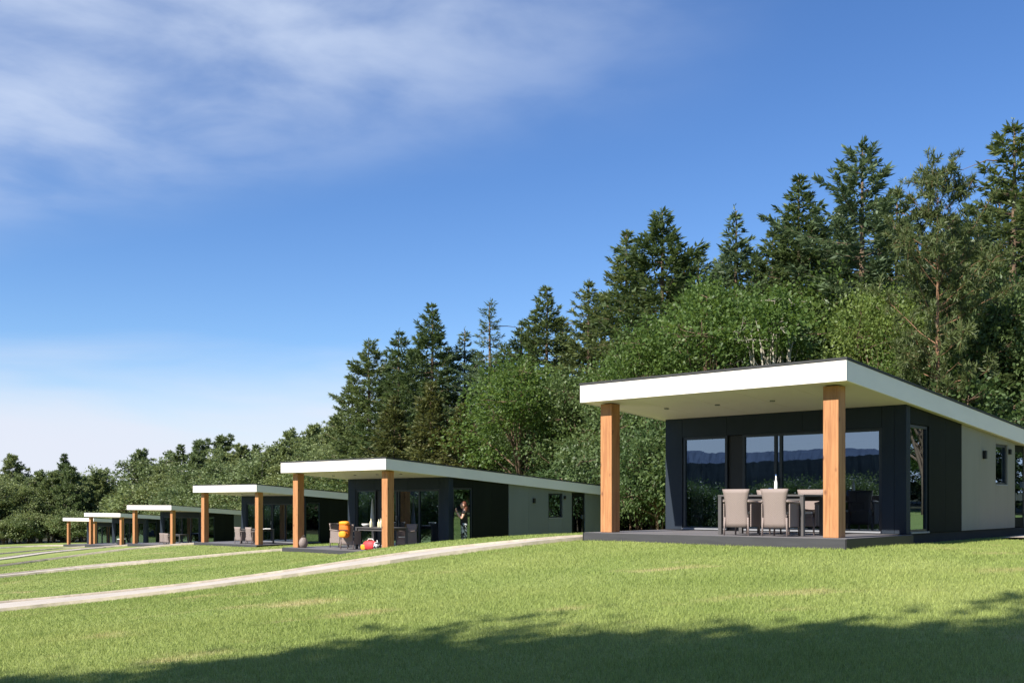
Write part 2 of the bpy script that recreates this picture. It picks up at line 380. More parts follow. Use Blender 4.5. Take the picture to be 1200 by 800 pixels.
def mat_path():
    m, nt, b = new_mat('path_surface'); L = nt.links
    tc = nnode(nt, 'ShaderNodeTexCoord')
    n1 = nnode(nt, 'ShaderNodeTexNoise', Scale=0.9, Detail=6.0, Roughness=0.65); L.new(tc.outputs['Object'], n1.inputs['Vector'])
    r = nnode(nt, 'ShaderNodeValToRGB'); L.new(n1.outputs['Fac'], r.inputs[0])
    e = r.color_ramp.elements; e[0].position = 0.3; e[0].color = (0.40, 0.355, 0.305, 1); e[1].position = 0.7; e[1].color = (0.50, 0.455, 0.40, 1)
    n2 = nnode(nt, 'ShaderNodeTexNoise', Scale=45.0, Detail=3.0); L.new(tc.outputs['Object'], n2.inputs['Vector'])
    mr = nnode(nt, 'ShaderNodeMapRange'); L.new(n2.outputs['Fac'], mr.inputs[0]); mr.inputs['To Min'].default_value = 0.7; mr.inputs['To Max'].default_value = 1.2
    mu = nnode(nt, 'ShaderNodeMix', data_type='RGBA', blend_type='MULTIPLY'); mu.inputs[0].default_value = 1; L.new(r.outputs[0], mu.inputs['A']); L.new(mr.outputs[0], mu.inputs['B'])
    L.new(mu.outputs['Result'], b.inputs['Base Color']); b.inputs['Roughness'].default_value = 0.9; b.inputs['Specular IOR Level'].default_value = 0.2
    bp = nnode(nt, 'ShaderNodeBump', Strength=0.5, Distance=0.01); L.new(n2.outputs['Fac'], bp.inputs['Height']); L.new(bp.outputs[0], b.inputs['Normal'])
    M['path_surface'] = m


mat_lawn(); mat_path()

# ------------------------------------------------------------------ terrain
# surveyed spot heights (x, y, z) over the sloping meadow
SPOTS = np.array([
    (0, 0, 0.0), (0, 8, 0.12), (8, 8, 0.50), (-6, 10, -0.22), (15, 10, 0.85), (20, 25, 0.85),
    (1.4, 20.6, 0.81), (5.6, 17.2, 0.81), (3.5, 18.9, 0.81), (7.5, 19.5, 0.80), (12.5, 25, 0.81), (16, 31, 0.9), (10, 31, 0.85), (4, 25, 0.83),
    (-5.2, 25, 0.0), (-8.2, 24.5, -0.40), (-9.9, 23.8, -0.56), (-11.5, 23, -0.70), (-2.0, 24.3, 0.47), (0, 23.5, 0.68),
    (-3.15, 27, 0.42), (-1.35, 27, 0.60), (0.45, 27, 0.72), (1.8, 27, 0.77),
    (-4, 32.5, -0.10), (-8.2, 36.5, -0.15), (-6, 35, -0.12), (2, 40, -0.05), (6, 45, 0.1), (-1.0, 33, 0.02),
    (-12.7, 38, -0.58), (-15.8, 38, -0.84), (-18.5, 37, -1.11),
    (-12.6, 50.5, -0.62), (-17, 55, -0.66), (-8, 58, -0.6), (-21, 55, -0.99), (-23.8, 54, -1.37), (-26, 52, -1.69),
    (-25.5, 76.5, -1.74), (-30, 81, -1.80), (-19, 84, -1.7), (-31.9, 80, -1.98), (-35.8, 79, -2.28), (-37.5, 75, -2.65),
    (-36.2, 94.5, -2.52), (-41, 99, -2.69), (-30, 102, -2.5), (-47.5, 95, -3.23),
    (-46, 112, -3.28), (-52.2, 117, -3.37), (-57.5, 115, -3.57),
    (-67.5, 135, -4.03), (-45, 150, -4.0), (-20, 130, -3.0), (0, 90, -1.4), (18, 60, 0.2), (32, 45, 1.0),
    (-40, 40, -2.6), (-30, 15, -1.9), (-15, 0, -0.7), (-25, -15, -1.6), (0, -20, -0.3), (20, -10, 0.7), (30, 10, 1.3),
    (-70, 80, -4.6), (-95, 120, -5.6), (-90, 160, -5.0)], dtype=float)


def tps_fit(P):
    n = len(P); xy = P[:, :2] / 50.0
    d = np.linalg.norm(xy[:, None] - xy[None], axis=2); K = np.where(d > 0, d * d * np.log(np.maximum(d, 1e-9)), 0) + 2e-5 * np.eye(n)
    Q = np.hstack([np.ones((n, 1)), xy]); A = np.block([[K, Q], [Q.T, np.zeros((3, 3))]])
    return np.linalg.solve(A, np.concatenate([P[:, 2], np.zeros(3)]))


TPS = tps_fit(SPOTS)


def height_raw(x, y):
    x = np.asarray(x, float); y = np.asarray(y, float)
    q = np.stack([x.ravel(), y.ravel()], 1) / 50.0; s = SPOTS[:, :2] / 50.0
    d2 = ((q[:, None] - s[None]) ** 2).sum(2); K = 0.5 * d2 * np.log(np.maximum(d2, 1e-18))
    z = K @ TPS[:-3] + TPS[-3] + q @ TPS[-2:]
    dist = np.hypot(x.ravel() + 20, y.ravel() - 50)
    w = np.clip((dist - 130) / 250, 0, 1); w = w * w * (3 - 2 * w)
    # the far country: a valley to the west, rising ground to the east
    far = np.where(x.ravel() < 0, -9.0, -9.0 + 8.0 * np.clip(x.ravel() / 300, 0, 1))
    return ((1 - w) * np.clip(z, -12, 6) + w * far).reshape(x.shape)


def axis(segs):
    out = []
    for a, b, st in segs: out += list(np.arange(a, b, st))
    out.append(segs[-1][1]); return np.array(out)


GX = axis([(-8000, -1000, 1000), (-1000, -200, 100), (-200, -70, 6), (-70, -26, 1.6), (-26, 20, 0.5), (20, 50, 1.5), (50, 200, 10), (200, 1000, 100), (1000, 8000, 1000)])
GY = axis([(-8000, -1000, 1000), (-1000, -100, 75), (-100, -20, 8), (-20, 6, 1.5), (6, 46, 0.5), (46, 130, 1.2), (130, 220, 6), (220, 1000, 60), (1000, 8000, 1000)])
GXX, GYY = np.meshgrid(GX, GY)
GZ = np.concatenate([height_raw(GXX[i:i + 20], GYY[i:i + 20]) for i in range(0, len(GY), 20)])


def ground(x, y):
    """height of the ground mesh itself"""
    x = np.asarray(x, float); y = np.asarray(y, float)
    i = np.clip(np.searchsorted(GX, x) - 1, 0, len(GX) - 2); j = np.clip(np.searchsorted(GY, y) - 1, 0, len(GY) - 2)
    u = (x - GX[i]) / (GX[i + 1] - GX[i]); v = (y - GY[j]) / (GY[j + 1] - GY[j])
    return (GZ[j, i] * (1 - u) * (1 - v) + GZ[j, i + 1] * u * (1 - v) + GZ[j + 1, i] * (1 - u) * v + GZ[j + 1, i + 1] * u * v)


# the edge of the wood: (x, y) polyline; everything beyond it is woodland floor
WOOD_EDGE = np.array([(60, 26), (30, 33), (14, 37), (5, 40), (0, 47), (-4, 58), (-10, 72), (-20, 100), (-38, 128), (-62, 138), (-140, 132)], float)


def wood_depth(x, y):
    """signed distance-like measure: >0 inside the wood"""
    ey = np.interp(-np.asarray(x, float), -WOOD_EDGE[:, 0], WOOD_EDGE[:, 1])
    return np.asarray(y, float) - ey


def build_ground():
    nx, ny = len(GX), len(GY)
    V = np.stack([GXX, GYY, GZ], -1).reshape(-1, 3)
    idx = np.arange(nx * ny).reshape(ny, nx)
    F = np.stack([idx[:-1, :-1], idx[:-1, 1:], idx[1:, 1:], idx[1:, :-1]], -1).reshape(-1, 4)
    me = bpy.data.meshes.new('ground')
    me.vertices.add(len(V)); me.vertices.foreach_set('co', V.astype(np.float32).ravel())
    me.loops.add(F.size); me.loops.foreach_set('vertex_index', F.astype(np.int32).ravel())
    me.polygons.add(len(F)); me.polygons.foreach_set('loop_start', np.arange(0, F.size, 4, dtype=np.int32))
    me.polygons.foreach_set('use_smooth', np.ones(len(F), bool))
    me.update(calc_edges=True)
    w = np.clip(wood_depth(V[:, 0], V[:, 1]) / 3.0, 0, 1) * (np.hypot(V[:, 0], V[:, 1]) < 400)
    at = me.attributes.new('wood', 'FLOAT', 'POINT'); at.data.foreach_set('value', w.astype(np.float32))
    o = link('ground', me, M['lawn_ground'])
    tag(o, 'sunlit sloping lawn with straw-coloured worn patches', 'lawn', kind='structure')


build_ground()


def catmull(P, step=0.3):
    P = np.asarray(P, float); Q = np.vstack([2 * P[0] - P[1], P, 2 * P[-1] - P[-2]]); out = []
    for i in range(1, len(Q) - 2):
        n = max(2, int(np.linalg.norm(Q[i + 1] - Q[i]) / step))
        for t in np.arange(n) / n:
            a, b, c, d = Q[i - 1], Q[i], Q[i + 1], Q[i + 2]
            out.append(0.5 * ((2 * b) + (c - a) * t + (2 * a - 5 * b + 4 * c - d) * t * t + (3 * b - a - 3 * c + d) * t ** 3))
    out.append(P[-1]); return np.array(out)


PATHS = []


def path(pts, width, name, label, material='path_surface', edging=True, lift=0.035, taper=True):
    P = catmull(pts); T = np.gradient(P, axis=0); T /= np.linalg.norm(T, axis=1)[:, None]; Nn = np.stack([-T[:, 1], T[:, 0]], 1)
    ks = np.linspace(-1, 1, 9); V = []; F = []
    r = np.random.default_rng(len(PATHS) + 1)
    run = np.concatenate([[0], np.cumsum(np.linalg.norm(np.diff(P, axis=0), axis=1))])
    wd = width / 2 * (np.clip(0.30 + 0.70 * run / 5.0, 0.30, 1.0) if taper else np.ones(len(P)))
    wob = 0.04 * np.convolve(r.normal(size=len(P) + 8), np.ones(9) / 9, 'valid')[:len(P)] * 3
    for i in range(len(P)):
        for k in ks:
            p = P[i] + Nn[i] * k * (wd[i] + wob[i]); z = float(ground(p[0], p[1])) + lift + 0.02 * (1 - k * k)
            V.append((p[0], p[1], z))
    PATHS.append((P, wd)); n = len(ks)
    for i in range(len(P) - 1):
        for k in range(n - 1): F.append((i * n + k, i * n + k + 1, (i + 1) * n + k + 1, (i + 1) * n + k))
    me = bpy.data.meshes.new(name); me.from_pydata(V, [], F); me.polygons.foreach_set('use_smooth', [True] * len(F)); me.update()
    o = link(name, me, M[material]); tag(o, label, 'path', kind='structure')
    if edging:
        for sgn in (-1, 1):
            mb = MB(); vs = []; fs = []
            for i in range(len(P)):
                a = P[i] + Nn[i] * sgn * (wd[i] + 0.01 + wob[i]); b = P[i] + Nn[i] * sgn * (wd[i] + 0.07 + wob[i]); z = float(ground(a[0], a[1])) + lift + 0.045
                vs += [(a[0], a[1], z - 0.2), (a[0], a[1], z), (b[0], b[1], z), (b[0], b[1], z - 0.2)]
            for i in range(len(P) - 1):
                for k in range(3): fs.append((i * 4 + k, i * 4 + k + 1, i * 4 + 4 + k + 1, i * 4 + 4 + k))
            mb.add(vs, fs).build('edging_board', M['edging'], o)
    return o


# ------------------------------------------------------------------ cabins
TH = -0.737
SL = -0.066            # roof fall
H = 2.6
W = 4.795
XL, XR, YF, YB = -W - 0.423, 0.423, -0.453, 11.5
WL, WR, WY, WB = -5.09, 0.293, 2.45, 11.3


def sof(y): return H + SL * y


def make_cabin():
    r = empty('holiday_cabin')
    # deck
    y = YF + 0.05; bw = 0.138
    board = MB().box(XL + 0.08, XR - 0.03, 0, bw, -0.028, 0.0).mesh('deck_board')
    while y < WY - 0.02:
        o = link('deck_board', board, M['decking'], r); o.location = (0, y, 0); y += bw + 0.006
    MB().box(XL + 0.08, XR - 0.03, YF + 0.018, YF + 0.046, -0.26, -0.004).build('deck_edge_board', M['deck_edge'], r, 0.003)
    MB().box(XR - 0.028, XR - 0.002, YF + 0.018, WY + 0.02, -0.55, -0.004).build('deck_edge_board', M['black_board'], r, 0.003)
    MB().box(XL + 0.052, XL + 0.078, YF + 0.018, WY + 0.02, -0.55, -0.004).build('deck_edge_board', M['black_board'], r, 0.003)
    MB().box(XL + 0.1, XR - 0.05, YF + 0.07, WY, -0.75, -0.032).build('deck_frame', M['plinth'], r)
    # posts
    for x in (0, -W):
        o = MB().box(-0.14, 0.14, -0.14, 0.14, -0.0, H - 0.003).build('post', M['timber'], r, 0.008); o.location = (x, 0, 0.002)
    # roof
    t = 0.35
    roof = MB().box(XL + 0.05, XR - 0.05, YF + 0.05, YB - 0.05, H + 0.06, H + t - 0.012, SL).build('roof', M['roofing'], r)
    MB().box(XL, XR, YF - 0.0, YF + 0.028, H, H + t, SL).build('fascia_board', M['white_board'], roof, 0.004)
    MB().box(XR - 0.028, XR, YF + 0.03, YB, H + 0.002, H + t, SL).build('fascia_board', M['white_board'], roof, 0.004)
    MB().box(XL, XL + 0.028, YF + 0.03, YB, H + 0.002, H + t, SL).build('fascia_board', M['white_board'], roof, 0.004)
    MB().box(XL + 0.03, XR - 0.03, YB - 0.028, YB, H, H + t, SL).build('fascia_board', M['white_board'], roof, 0.004)
    tr = [(XL - 0.015, XR + 0.015, YF - 0.015, YF + 0.08), (XL - 0.015, XR + 0.015, YB - 0.08, YB + 0.015), (XL - 0.015, XL + 0.08, YF + 0.083, YB - 0.083), (XR - 0.08, XR + 0.015, YF + 0.083, YB - 0.083)]
    for a, b, c, d in tr: MB().box(a, b, c, d, H + t + 0.003, H + t + 0.042, SL).build('edge_trim', M['roofing'], roof)
    n = 5; xs = np.linspace(XL + 0.032, XR - 0.032, n + 1)
    for i in range(n): MB().box(xs[i] + 0.003, xs[i + 1] - 0.003, YF + 0.032, WY + 0.1, H + 0.012, H + 0.03, SL).build('soffit_panel', M['soffit'], roof)
    MB().box(WR - 0.02, XR - 0.032, WY + 0.106, YB - 0.03, H + 0.012, H + 0.03, SL).build('soffit_panel', M['soffit'], roof)
    MB().box(XL + 0.032, WL + 0.02, WY + 0.106, YB - 0.03, H + 0.012, H + 0.03, SL).build('soffit_panel', M['soffit'], roof)
    for x in (-4.1, -2.9, -1.7, -0.5):
        o = MB().lathe([(0.045, -0.006), (0.05, 0.0), (0.05, 0.02)], (x, 1.0, H + SL * 1.0 - 0.004), 12).build('downlight', M['metal_grey'], roof)
    # walls: every cladding panel a piece of its own, with open joints between
    def wp(m, x0, x1, y0, y1, z0, z1=None):
        g = 0.004
        b = MB()
        if z1 is None: b.box(x0, x1, y0, y1, z0, H + 0.008, SL, 0.0)
        else: b.box(x0, x1, y0, y1, z0, z1)
        return b.build('wall_panel', M[m], r, 0.003)
    T = 0.14
    wp('navy_panel', WL, -4.655, WY, WY + T, 0.012)
    wp('navy_panel', -4.65, -3.54, WY, WY + T, 2.035)
    wp('black_board', -3.535, -3.185, WY + 0.08, WY + T, 0.012, 2.03)
    wp('navy_panel', -3.535, -1.80, WY, WY + T, 2.035)
    wp('navy_panel', -1.795, -0.185, WY, WY + T, 2.035)
    wp('navy_panel', -0.18, 0.06, WY, WY + T, 0.012)
    wp('navy_panel', 0.065, WR, WY, WY + T, 0.012)
    # east side
    X0, X1 = WR - T, WR
    e = WY + T + 0.002
    wp('navy_panel', X0, X1 - 0.002, e, 2.66, 0.012)
    wp('green_panel', X0, X1, 2.665, 3.60, 2.10)
    wp('green_panel', X0, X1, 3.605, 4.52, 0.012)
    wp('green_panel', X0, X1, 4.525, 5.44, 0.012)
    wp('pale_panel', X0, X1 + 0.004, 5.45, 6.53, 0.012); wp('pale_panel', X0, X1 + 0.004, 6.534, 7.66, 0.012)
    wp('pale_panel', X0, X1 + 0.004, 7.664, 8.50, 1.93); wp('pale_panel', X0, X1 + 0.004, 7.664, 8.50, 0.012, 1.00)
    wp('pale_panel', X0, X1 + 0.004, 8.504, 9.06, 0.012); wp('pale_panel', X0, X1 + 0.004, 9.064, 9.88, 1.965)
    wp('pale_panel', X0, X1 + 0.004, 9.884, WB, 0.012)
    # west side, back
    ys = [e, 4.0, 5.44, 6.9, 8.4, 9.9, WB]
    for i in range(6): wp('green_panel' if i < 2 else 'pale_panel', WL, WL + T, ys[i] + (0.004 if i else 0), ys[i + 1], 0.012)
    xs = np.linspace(WL + T + 0.003, WR - T - 0.003, 5)
    for i in range(4): wp('pale_panel', xs[i], xs[i + 1] - 0.004, WB - T, WB, 0.012)
    MB().box(WL + 0.04, WR - 0.04, WY + 0.04, WB - 0.04, -0.95, 0.004).build('plinth', M['plinth'], r)

    # windows
    def window(x0, x1, y0, y1, z0, z1, axis, mull=(), sill=True, fw=0.055, name='window'):
        """axis 'x': faces -y (front); axis 'y': faces +x (side)"""
        f = MB()
        if axis == 'x':
            a, b = y0, y1
            f.box(x0, x0 + fw, a, b, z0, z1).box(x1 - fw, x1, a, b, z0, z1).box(x0 + fw, x1 - fw, a, b, z0, z0 + fw).box(x0 + fw, x1 - fw, a, b, z1 - fw, z1)
            for m in mull: f.box(m - fw / 2, m + fw / 2, a, b, z0 + fw, z1 - fw)
        else:
            a, b = x0, x1
            f.box(a, b, y0, y0 + fw, z0, z1).box(a, b, y1 - fw, y1, z0, z1).box(a, b, y0 + fw, y1 - fw, z0, z0 + fw).box(a, b, y0 + fw, y1 - fw, z1 - fw, z1)
            for m in mull: f.box(a, b, m - fw / 2, m + fw / 2, z0 + fw, z1 - fw)
        fo = f.build(name, M['frame_dark'], r)
        mid = (a + b) / 2
        ed = [(x0 if axis == 'x' else y0) + fw] + [v for m in mull for v in (m - fw / 2, m + fw / 2)] + [(x1 if axis == 'x' else y1) - fw]
        for i in range(0, len(ed), 2):
            p = MB()
            if axis == 'x': p.add([(ed[i], mid, z0 + fw), (ed[i + 1], mid, z0 + fw), (ed[i + 1], mid, z1 - fw), (ed[i], mid, z1 - fw)], [(0, 1, 2, 3)])
            else: p.add([(mid, ed[i], z0 + fw), (mid, ed[i + 1], z0 + fw), (mid, ed[i + 1], z1 - fw), (mid, ed[i], z1 - fw)], [(0, 1, 2, 3)])
            p.build('pane', M['window_glass'], fo)
        if sill:
            s = MB()
            if axis == 'x': s.box(x0, x1, a - 0.06, a - 0.003, z0 - 0.002, z0 + 0.03)
            else: s.box(b + 0.003, b + 0.045, y0, y1, z0 - 0.02, z0 + 0.012)
            s.build('sill', M['sill'], fo)
        return fo
    window(-4.645, -3.545, WY + 0.03, WY + 0.10, 0.02, 2.03, 'x')
    w = window(-3.18, -0.19, WY + 0.03, WY + 0.10, 0.02, 2.03, 'x', mull=(-2.42, -2.30, -1.22))
    MB().box(-2.385, -2.345, WY - 0.03, WY + 0.03, 0.95, 1.12).build('door_handle', M['metal_grey'], w)
    window(WR - 0.09, WR - 0.03, 2.665, 3.60, 0.03, 2.09, 'y')
    window(WR - 0.09, WR - 0.03, 7.67, 8.494, 1.005, 1.925, 'y')
    # side door
    d = MB().box(WR - 0.10, WR - 0.035, 9.07, 9.876, 0.02, 1.96).build('door', M['green_panel'], r, 0.003)
    MB().box(WR - 0.034, WR - 0.028, 9.2, 9.75, 0.25, 1.8).build('pane', M['window_glass'], d)
    MB().box(WR - 0.033, WR + 0.02, 9.72, 9.75, 0.95, 1.1).build('handle', M['metal_grey'], d)
    MB().box(WR + 0.005, WR + 0.075, 6.76, 6.86, 1.56, 1.74).build('wall_lamp', M['black_board'], r, 0.006)
    MB().box(WR + 0.005, WR + 0.06, 8.56, 8.65, 1.72, 1.84).build('wall_lamp', M['black_board'], r, 0.006)
    # the room behind the glass
    MB().box(WL + T + 0.01, WR - T - 0.01, WY + T + 0.01, 7.0, 0.008, 0.02).build('room_floor', M['interior_floor'], r)
    MB().box(WL + T + 0.01, WR - T - 0.01, 7.0, 7.1, 0.01, H - 0.05, SL, 0.0).build('room_partition', M['interior'], r)
    MB().box(WL + T + 0.01, WR - T - 0.01, WY + T + 0.01, 7.0, H - 0.05, H - 0.02, SL).build('room_ceiling', M['soffit'], r)
    def curtain(x0, x1, yy):
        b = MB(); n = 24; vs = []; fs = []
        for i in range(n + 1):
            x = x0 + (x1 - x0) * i / n; dy = 0.045 * math.sin(i * 1.57)
            vs += [(x, yy + dy, 0.06), (x, yy + dy * 0.7, 2.02)]
        for i in range(n): fs.append((2 * i, 2 * i + 2, 2 * i + 3, 2 * i + 1))
        b.add(vs, fs, True).build('curtain', M['curtain'], r)
    curtain(-4.62, -4.30, WY + 0.30); curtain(-0.50, -0.22, WY + 0.30); curtain(-3.12, -2.95, WY + 0.30)
    # kitchen block and sofa inside
    MB().box(-4.9, -3.2, 6.2, 6.9, 0.03, 0.92).box(-4.9, -3.2, 6.6, 6.9, 1.4, 2.0).build('kitchen_unit', M['interior'], r)
    MB().box(-1.6, -0.1, 3.9, 4.7, 0.05, 0.42).box(-1.6, -0.1, 4.5, 4.75, 0.42, 0.85).box(-1.6, -1.4, 3.9, 4.5, 0.42, 0.62).build('sofa', M['dark_cloth'], r, 0.04)
    MB().box(-0.72, -0.38, 3.1, 3.45, 0.05, 0.45).build('stool', M['white_thing'], r, 0.02)
    return r


CAB = [  # post foot (x, y, deck level), turn
    (5.551, 17.639, 0.988, TH), (-4.0, 33.0, 0.0, TH), (-12.6, 51.0, -0.52, -0.712), (-25.5, 77.0, -1.62, -0.63), (-36.2, 95.0, -2.40, -0.60), (-45.6, 112.0, -3.12, -0.58)]
cab_labels = [
    'single-storey cabin with white fascia, timber posts and a bottle on its patio table',
    'single-storey cabin with an orange rucksack on its deck and a person at its side',
    'third cabin of the row, white fascia, two wicker chairs beside its timber post',
    'fourth cabin of the row, white fascia, pale chairs at its near post',
    'fifth cabin of the row, low white-edged roof and orange posts',
    'sixth and last cabin of the row, next to the woodland edge']
proto_cab = make_cabin()
cabins = []
for i, (x, y, z, th) in enumerate(CAB):
    c = proto_cab if i == 0 else copy_tree(proto_cab)
    c.location = (x, y, z); c.rotation_euler = (0, 0, th); cabins.append(c)
    tag(c, cab_labels[i], 'cabin', 'cabins in a row down the meadow')
    if i:      # the lower cabins swap their pale panels for a darker grey
        for ch in c.children:
            if ch.type == 'MESH' and ch.data.materials and ch.data.materials[0] == M['pale_panel']:
                ch.material_slots[0].link = 'OBJECT'; ch.material_slots[0].material = M['grey_panel']


def cw(i, x, y, z=0.0):
    """a point given in cabin i's own frame, in the world"""
    X, Y, Z, th = CAB[i]; c, s = math.cos(th), math.sin(th)
    return (X + x * c - y * s, Y + x * s + y * c, Z + z)


def in_cabin(x, y, pad=0.15):
    m = np.zeros(np.shape(x), bool)
    for X, Y, Z, th in CAB:
        c, s = math.cos(th), math.sin(th); dx, dy = x - X, y - Y
        lx, ly = dx * c + dy * s, -dx * s + dy * c
        m |= (lx > XL - pad + 0.05) & (lx < XR + pad - 0.03) & (ly > YF - pad + 0.018) & (ly < WB + pad)
    return m


# paths, each running from a deck out across the slope
e1 = cw(0, XL - 0.05, 1.1)
path([(e1[0], e1[1]), (0.15, 21.6), (-2.1, 21.8), (-5.2, 21.8), (-8.2, 21.8), (-10.0, 21.6), (-11.6, 21.2), (-15, 19.2), (-22, 12)], 3.0, 'path', 'pale gravel path curving up to the deck of the cabin with the bottle')
e2 = cw(1, XL - 0.05, 0.9)
path([(e2[0], e2[1]), (-10.4, 37.6), (-12.7, 38), (-15.8, 37.9), (-18.5, 37.0), (-23, 34.2), (-32, 26)], 2.3, 'path', 'pale gravel path reaching the deck with the orange rucksack')
e3 = cw(2, XL - 0.05, 0.9)
path([(e3[0], e3[1]), (-19, 55.2), (-21, 55), (-23.8, 54), (-26, 52.4), (-30, 49), (-40, 38)], 2.3, 'path', 'pale gravel path to the third cabin of the row')
e4 = cw(3, XL - 0.05, 0.9)
path([(e4[0], e4[1]), (-31.9, 80.6), (-35.4, 78.6), (-38.5, 75), (-46, 66)], 2.4, 'path', 'pale gravel path to the fourth cabin of the row')
e5 = cw(4, XL - 0.05, 0.9)
path([(e5[0], e5[1]), (-43.5, 98.3), (-47.8, 95), (-56, 88)], 2.4, 'path', 'pale gravel path to the fifth cabin of the row')
e6 = cw(5, XL - 0.05, 0.9)
path([(e6[0], e6[1]), (-54, 116.5), (-58, 114.5), (-68, 107)], 2.4, 'path', 'pale gravel path to the last cabin of the row')
a, b, c = cw(0, 1.1, 6.6), cw(0, 0.95, 9.4), cw(0, 1.0, 13.5)
path([a[:2], b[:2], c[:2]], 0.9, 'path', 'bare sandy strip along the pale side wall of the cabin', 'gravel', False, taper=False)

# ------------------------------------------------------------------ trees


def unit(v): return v / np.maximum(np.linalg.norm(v, axis=-1, keepdims=True), 1e-9)


def sprays(pos, d, length, width, r, flat=0.6):
    """lens-shaped needle sprays / leaves: pos, d (n,3); returns (4n,3)"""
    n = len(pos); up = np.zeros((n, 3)); up[:, 2] = 1
    up = unit(up + r.normal(size=(n, 3)) * flat)
    s = unit(np.cross(d, up)); L = np.asarray(length).reshape(-1, 1); Wd = np.asarray(width).reshape(-1, 1)
    a = pos; b = pos + d * L * 0.45 + s * Wd * 0.5; c = pos + d * L; e = pos + d * L * 0.45 - s * Wd * 0.5
    return np.stack([a, b, c, e], 1).reshape(-1, 3)


def trunk_mesh(name, H_, r0, r, lean=0.02, branches=(), n=9):
    mb = MB(); k = 9; ox = r.normal() * lean * H_; oy = r.normal() * lean * H_
    pts = [(ox * (t ** 1.6) + 0.06 * math.sin(5 * t), oy * (t ** 1.6), H_ * t - 0.5 * (t == 0)) for t in np.linspace(0, 1, k)]
    mb.tube(pts, [r0 * (1.25 if i == 0 else 1) * (1 - 0.93 * (i / (k - 1)) ** 0.9) for i in range(k)], n)
    for b in branches: mb.tube(b[0], b[1], 5, cap=False)
    return mb.mesh(name)


def conifer(name, H_, R, seed, hb=0.06, droop=0.35, gap=0.42, nb=6, spray=(0.29, 0.085), fill=1.0, ragged=0.3, prof=0.85, lean=0.008, dead=0, upturn=0.25):
    """whorls of limbs with side twigs carrying needle sprays"""
    r = np.random.default_rng(seed); P = []; D = []; S = []; limbs = []
    h = H_ * hb
    lop = r.uniform(0, 6.28)
    while h < H_ - 0.25:
        t = (h - H_ * hb) / (H_ * (1 - hb)); env = R * ((1 - t) ** prof) * (0.55 + 0.45 * min(1, t / 0.12)) + 0.12
        env *= 0.42 + 0.58 * min(1, (1 - t) / 0.22)
        layer = r.uniform(1 - ragged, 1 + ragged * 0.6)
        m = max(3, int(r.integers(nb - 1, nb + 2) * (0.7 if t > 0.85 else 1)))
        a0 = r.uniform(0, 6.28)
        for k in range(m):
            az = a0 + 6.283 * k / m + r.normal() * 0.25
            Lb = env * layer * r.uniform(0.65, 1.18) * (1 + 0.18 * math.cos(az - lop))
            if r.random() < 0.07: Lb *= 0.4
            el = 0.55 * t ** 2.2 - droop * (1 - 0.8 * t) * r.uniform(0.5, 1.3) + 0.10
            n = 7; s = np.linspace(0, 1, n)[:, None]
            hd = np.array([math.cos(az), math.sin(az), 0]); 
            pts = np.array([0, 0, h]) + hd * (s * Lb * math.cos(el)) + np.array([0, 0, 1]) * (s * Lb * math.sin(el) + upturn * 0.35 * Lb * (s ** 2.2) - droop * 0.25 * Lb * np.sin(s * math.pi))
            if len(limbs) < 90 and r.random() < 0.5: limbs.append(([tuple(q) for q in pts[::2]], [0.012 + 0.018 * Lb / max(R, 0.1) * (1 - i / 3) for i in range(4)]))
            nt = max(6, int(Lb * 31 * fill))
            q = np.sort(r.uniform(0.10, 1.0, nt)) ** 0.8
            fi = q * (n - 1); i0 = np.minimum(fi.astype(int), n - 2); fr = (fi - i0)[:, None]
            base = pts[i0] * (1 - fr) + pts[i0 + 1] * fr; tang = unit(pts[i0 + 1] - pts[i0])
            sd = np.cross(tang, np.array([0, 0, 1.0])) * np.where(r.random(nt) < 0.5, -1, 1)[:, None]
            td = unit(tang * r.uniform(0.4, 1.0, (nt, 1)) + sd * r.uniform(0.3, 1.0, (nt, 1)) + np.array([0, 0, 1]) * r.normal(-0.16, 0.16, (nt, 1)))
            tl = (0.16 + 0.34 * (1 - q) * Lb) * r.uniform(0.6, 1.2, nt)
            tl = np.minimum(tl, 0.95) * (0.45 + 0.55 * min(1, (1 - t) / 0.22))
            for j in range(3):
                f = (j + r.uniform(0.0, 0.8, nt)) / 3
                P.append(base + td * (tl * f)[:, None] + r.normal(size=(nt, 3)) * 0.03)
                D.append(unit(td + r.normal(size=(nt, 3)) * np.array([0.42, 0.42, 0.26]))); S.append(r.uniform(0.6, 1.25, nt))
            P.append(pts[-1:]); D.append(unit(pts[-1:] - pts[-2:-1])); S.append(np.ones(1) * 1.2)
        h += gap * r.uniform(0.7, 1.3) * (1.0 if t < 0.8 else 0.75)
    # leader
    for j in range(26):
        z = H_ - 1.05 + 0.042 * j; a = r.uniform(0, 6.28); P.append(np.array([[0, 0, z]])); D.append(unit(np.array([[math.cos(a) * 0.6, math.sin(a) * 0.6, 0.8]]))); S.append(np.array([0.85 - 0.016 * j]))
    P = np.concatenate(P); D = np.concatenate(D); S = np.concatenate(S)
    V = sprays(P, D, S * spray[0], S * spray[1] * r.uniform(0.8, 1.2, len(S)), r)
    for j in range(dead):
        hh = r.uniform(0.3, 0.9) * H_; a = r.uniform(0, 6.28); l = r.uniform(0.8, 2.4)
        limbs.append(([(0, 0, hh), (math.cos(a) * l * 0.5, math.sin(a) * l * 0.5, hh + 0.1), (math.cos(a) * l, math.sin(a) * l, hh + r.uniform(-0.5, 0.4))], [0.035, 0.022, 0.006]))
    cr = quads_mesh(name + '_crown', V); tr = trunk_mesh(name + '_trunk', H_ * 0.985, 0.017 * H_, r, 0.0, limbs)
    return tr, cr


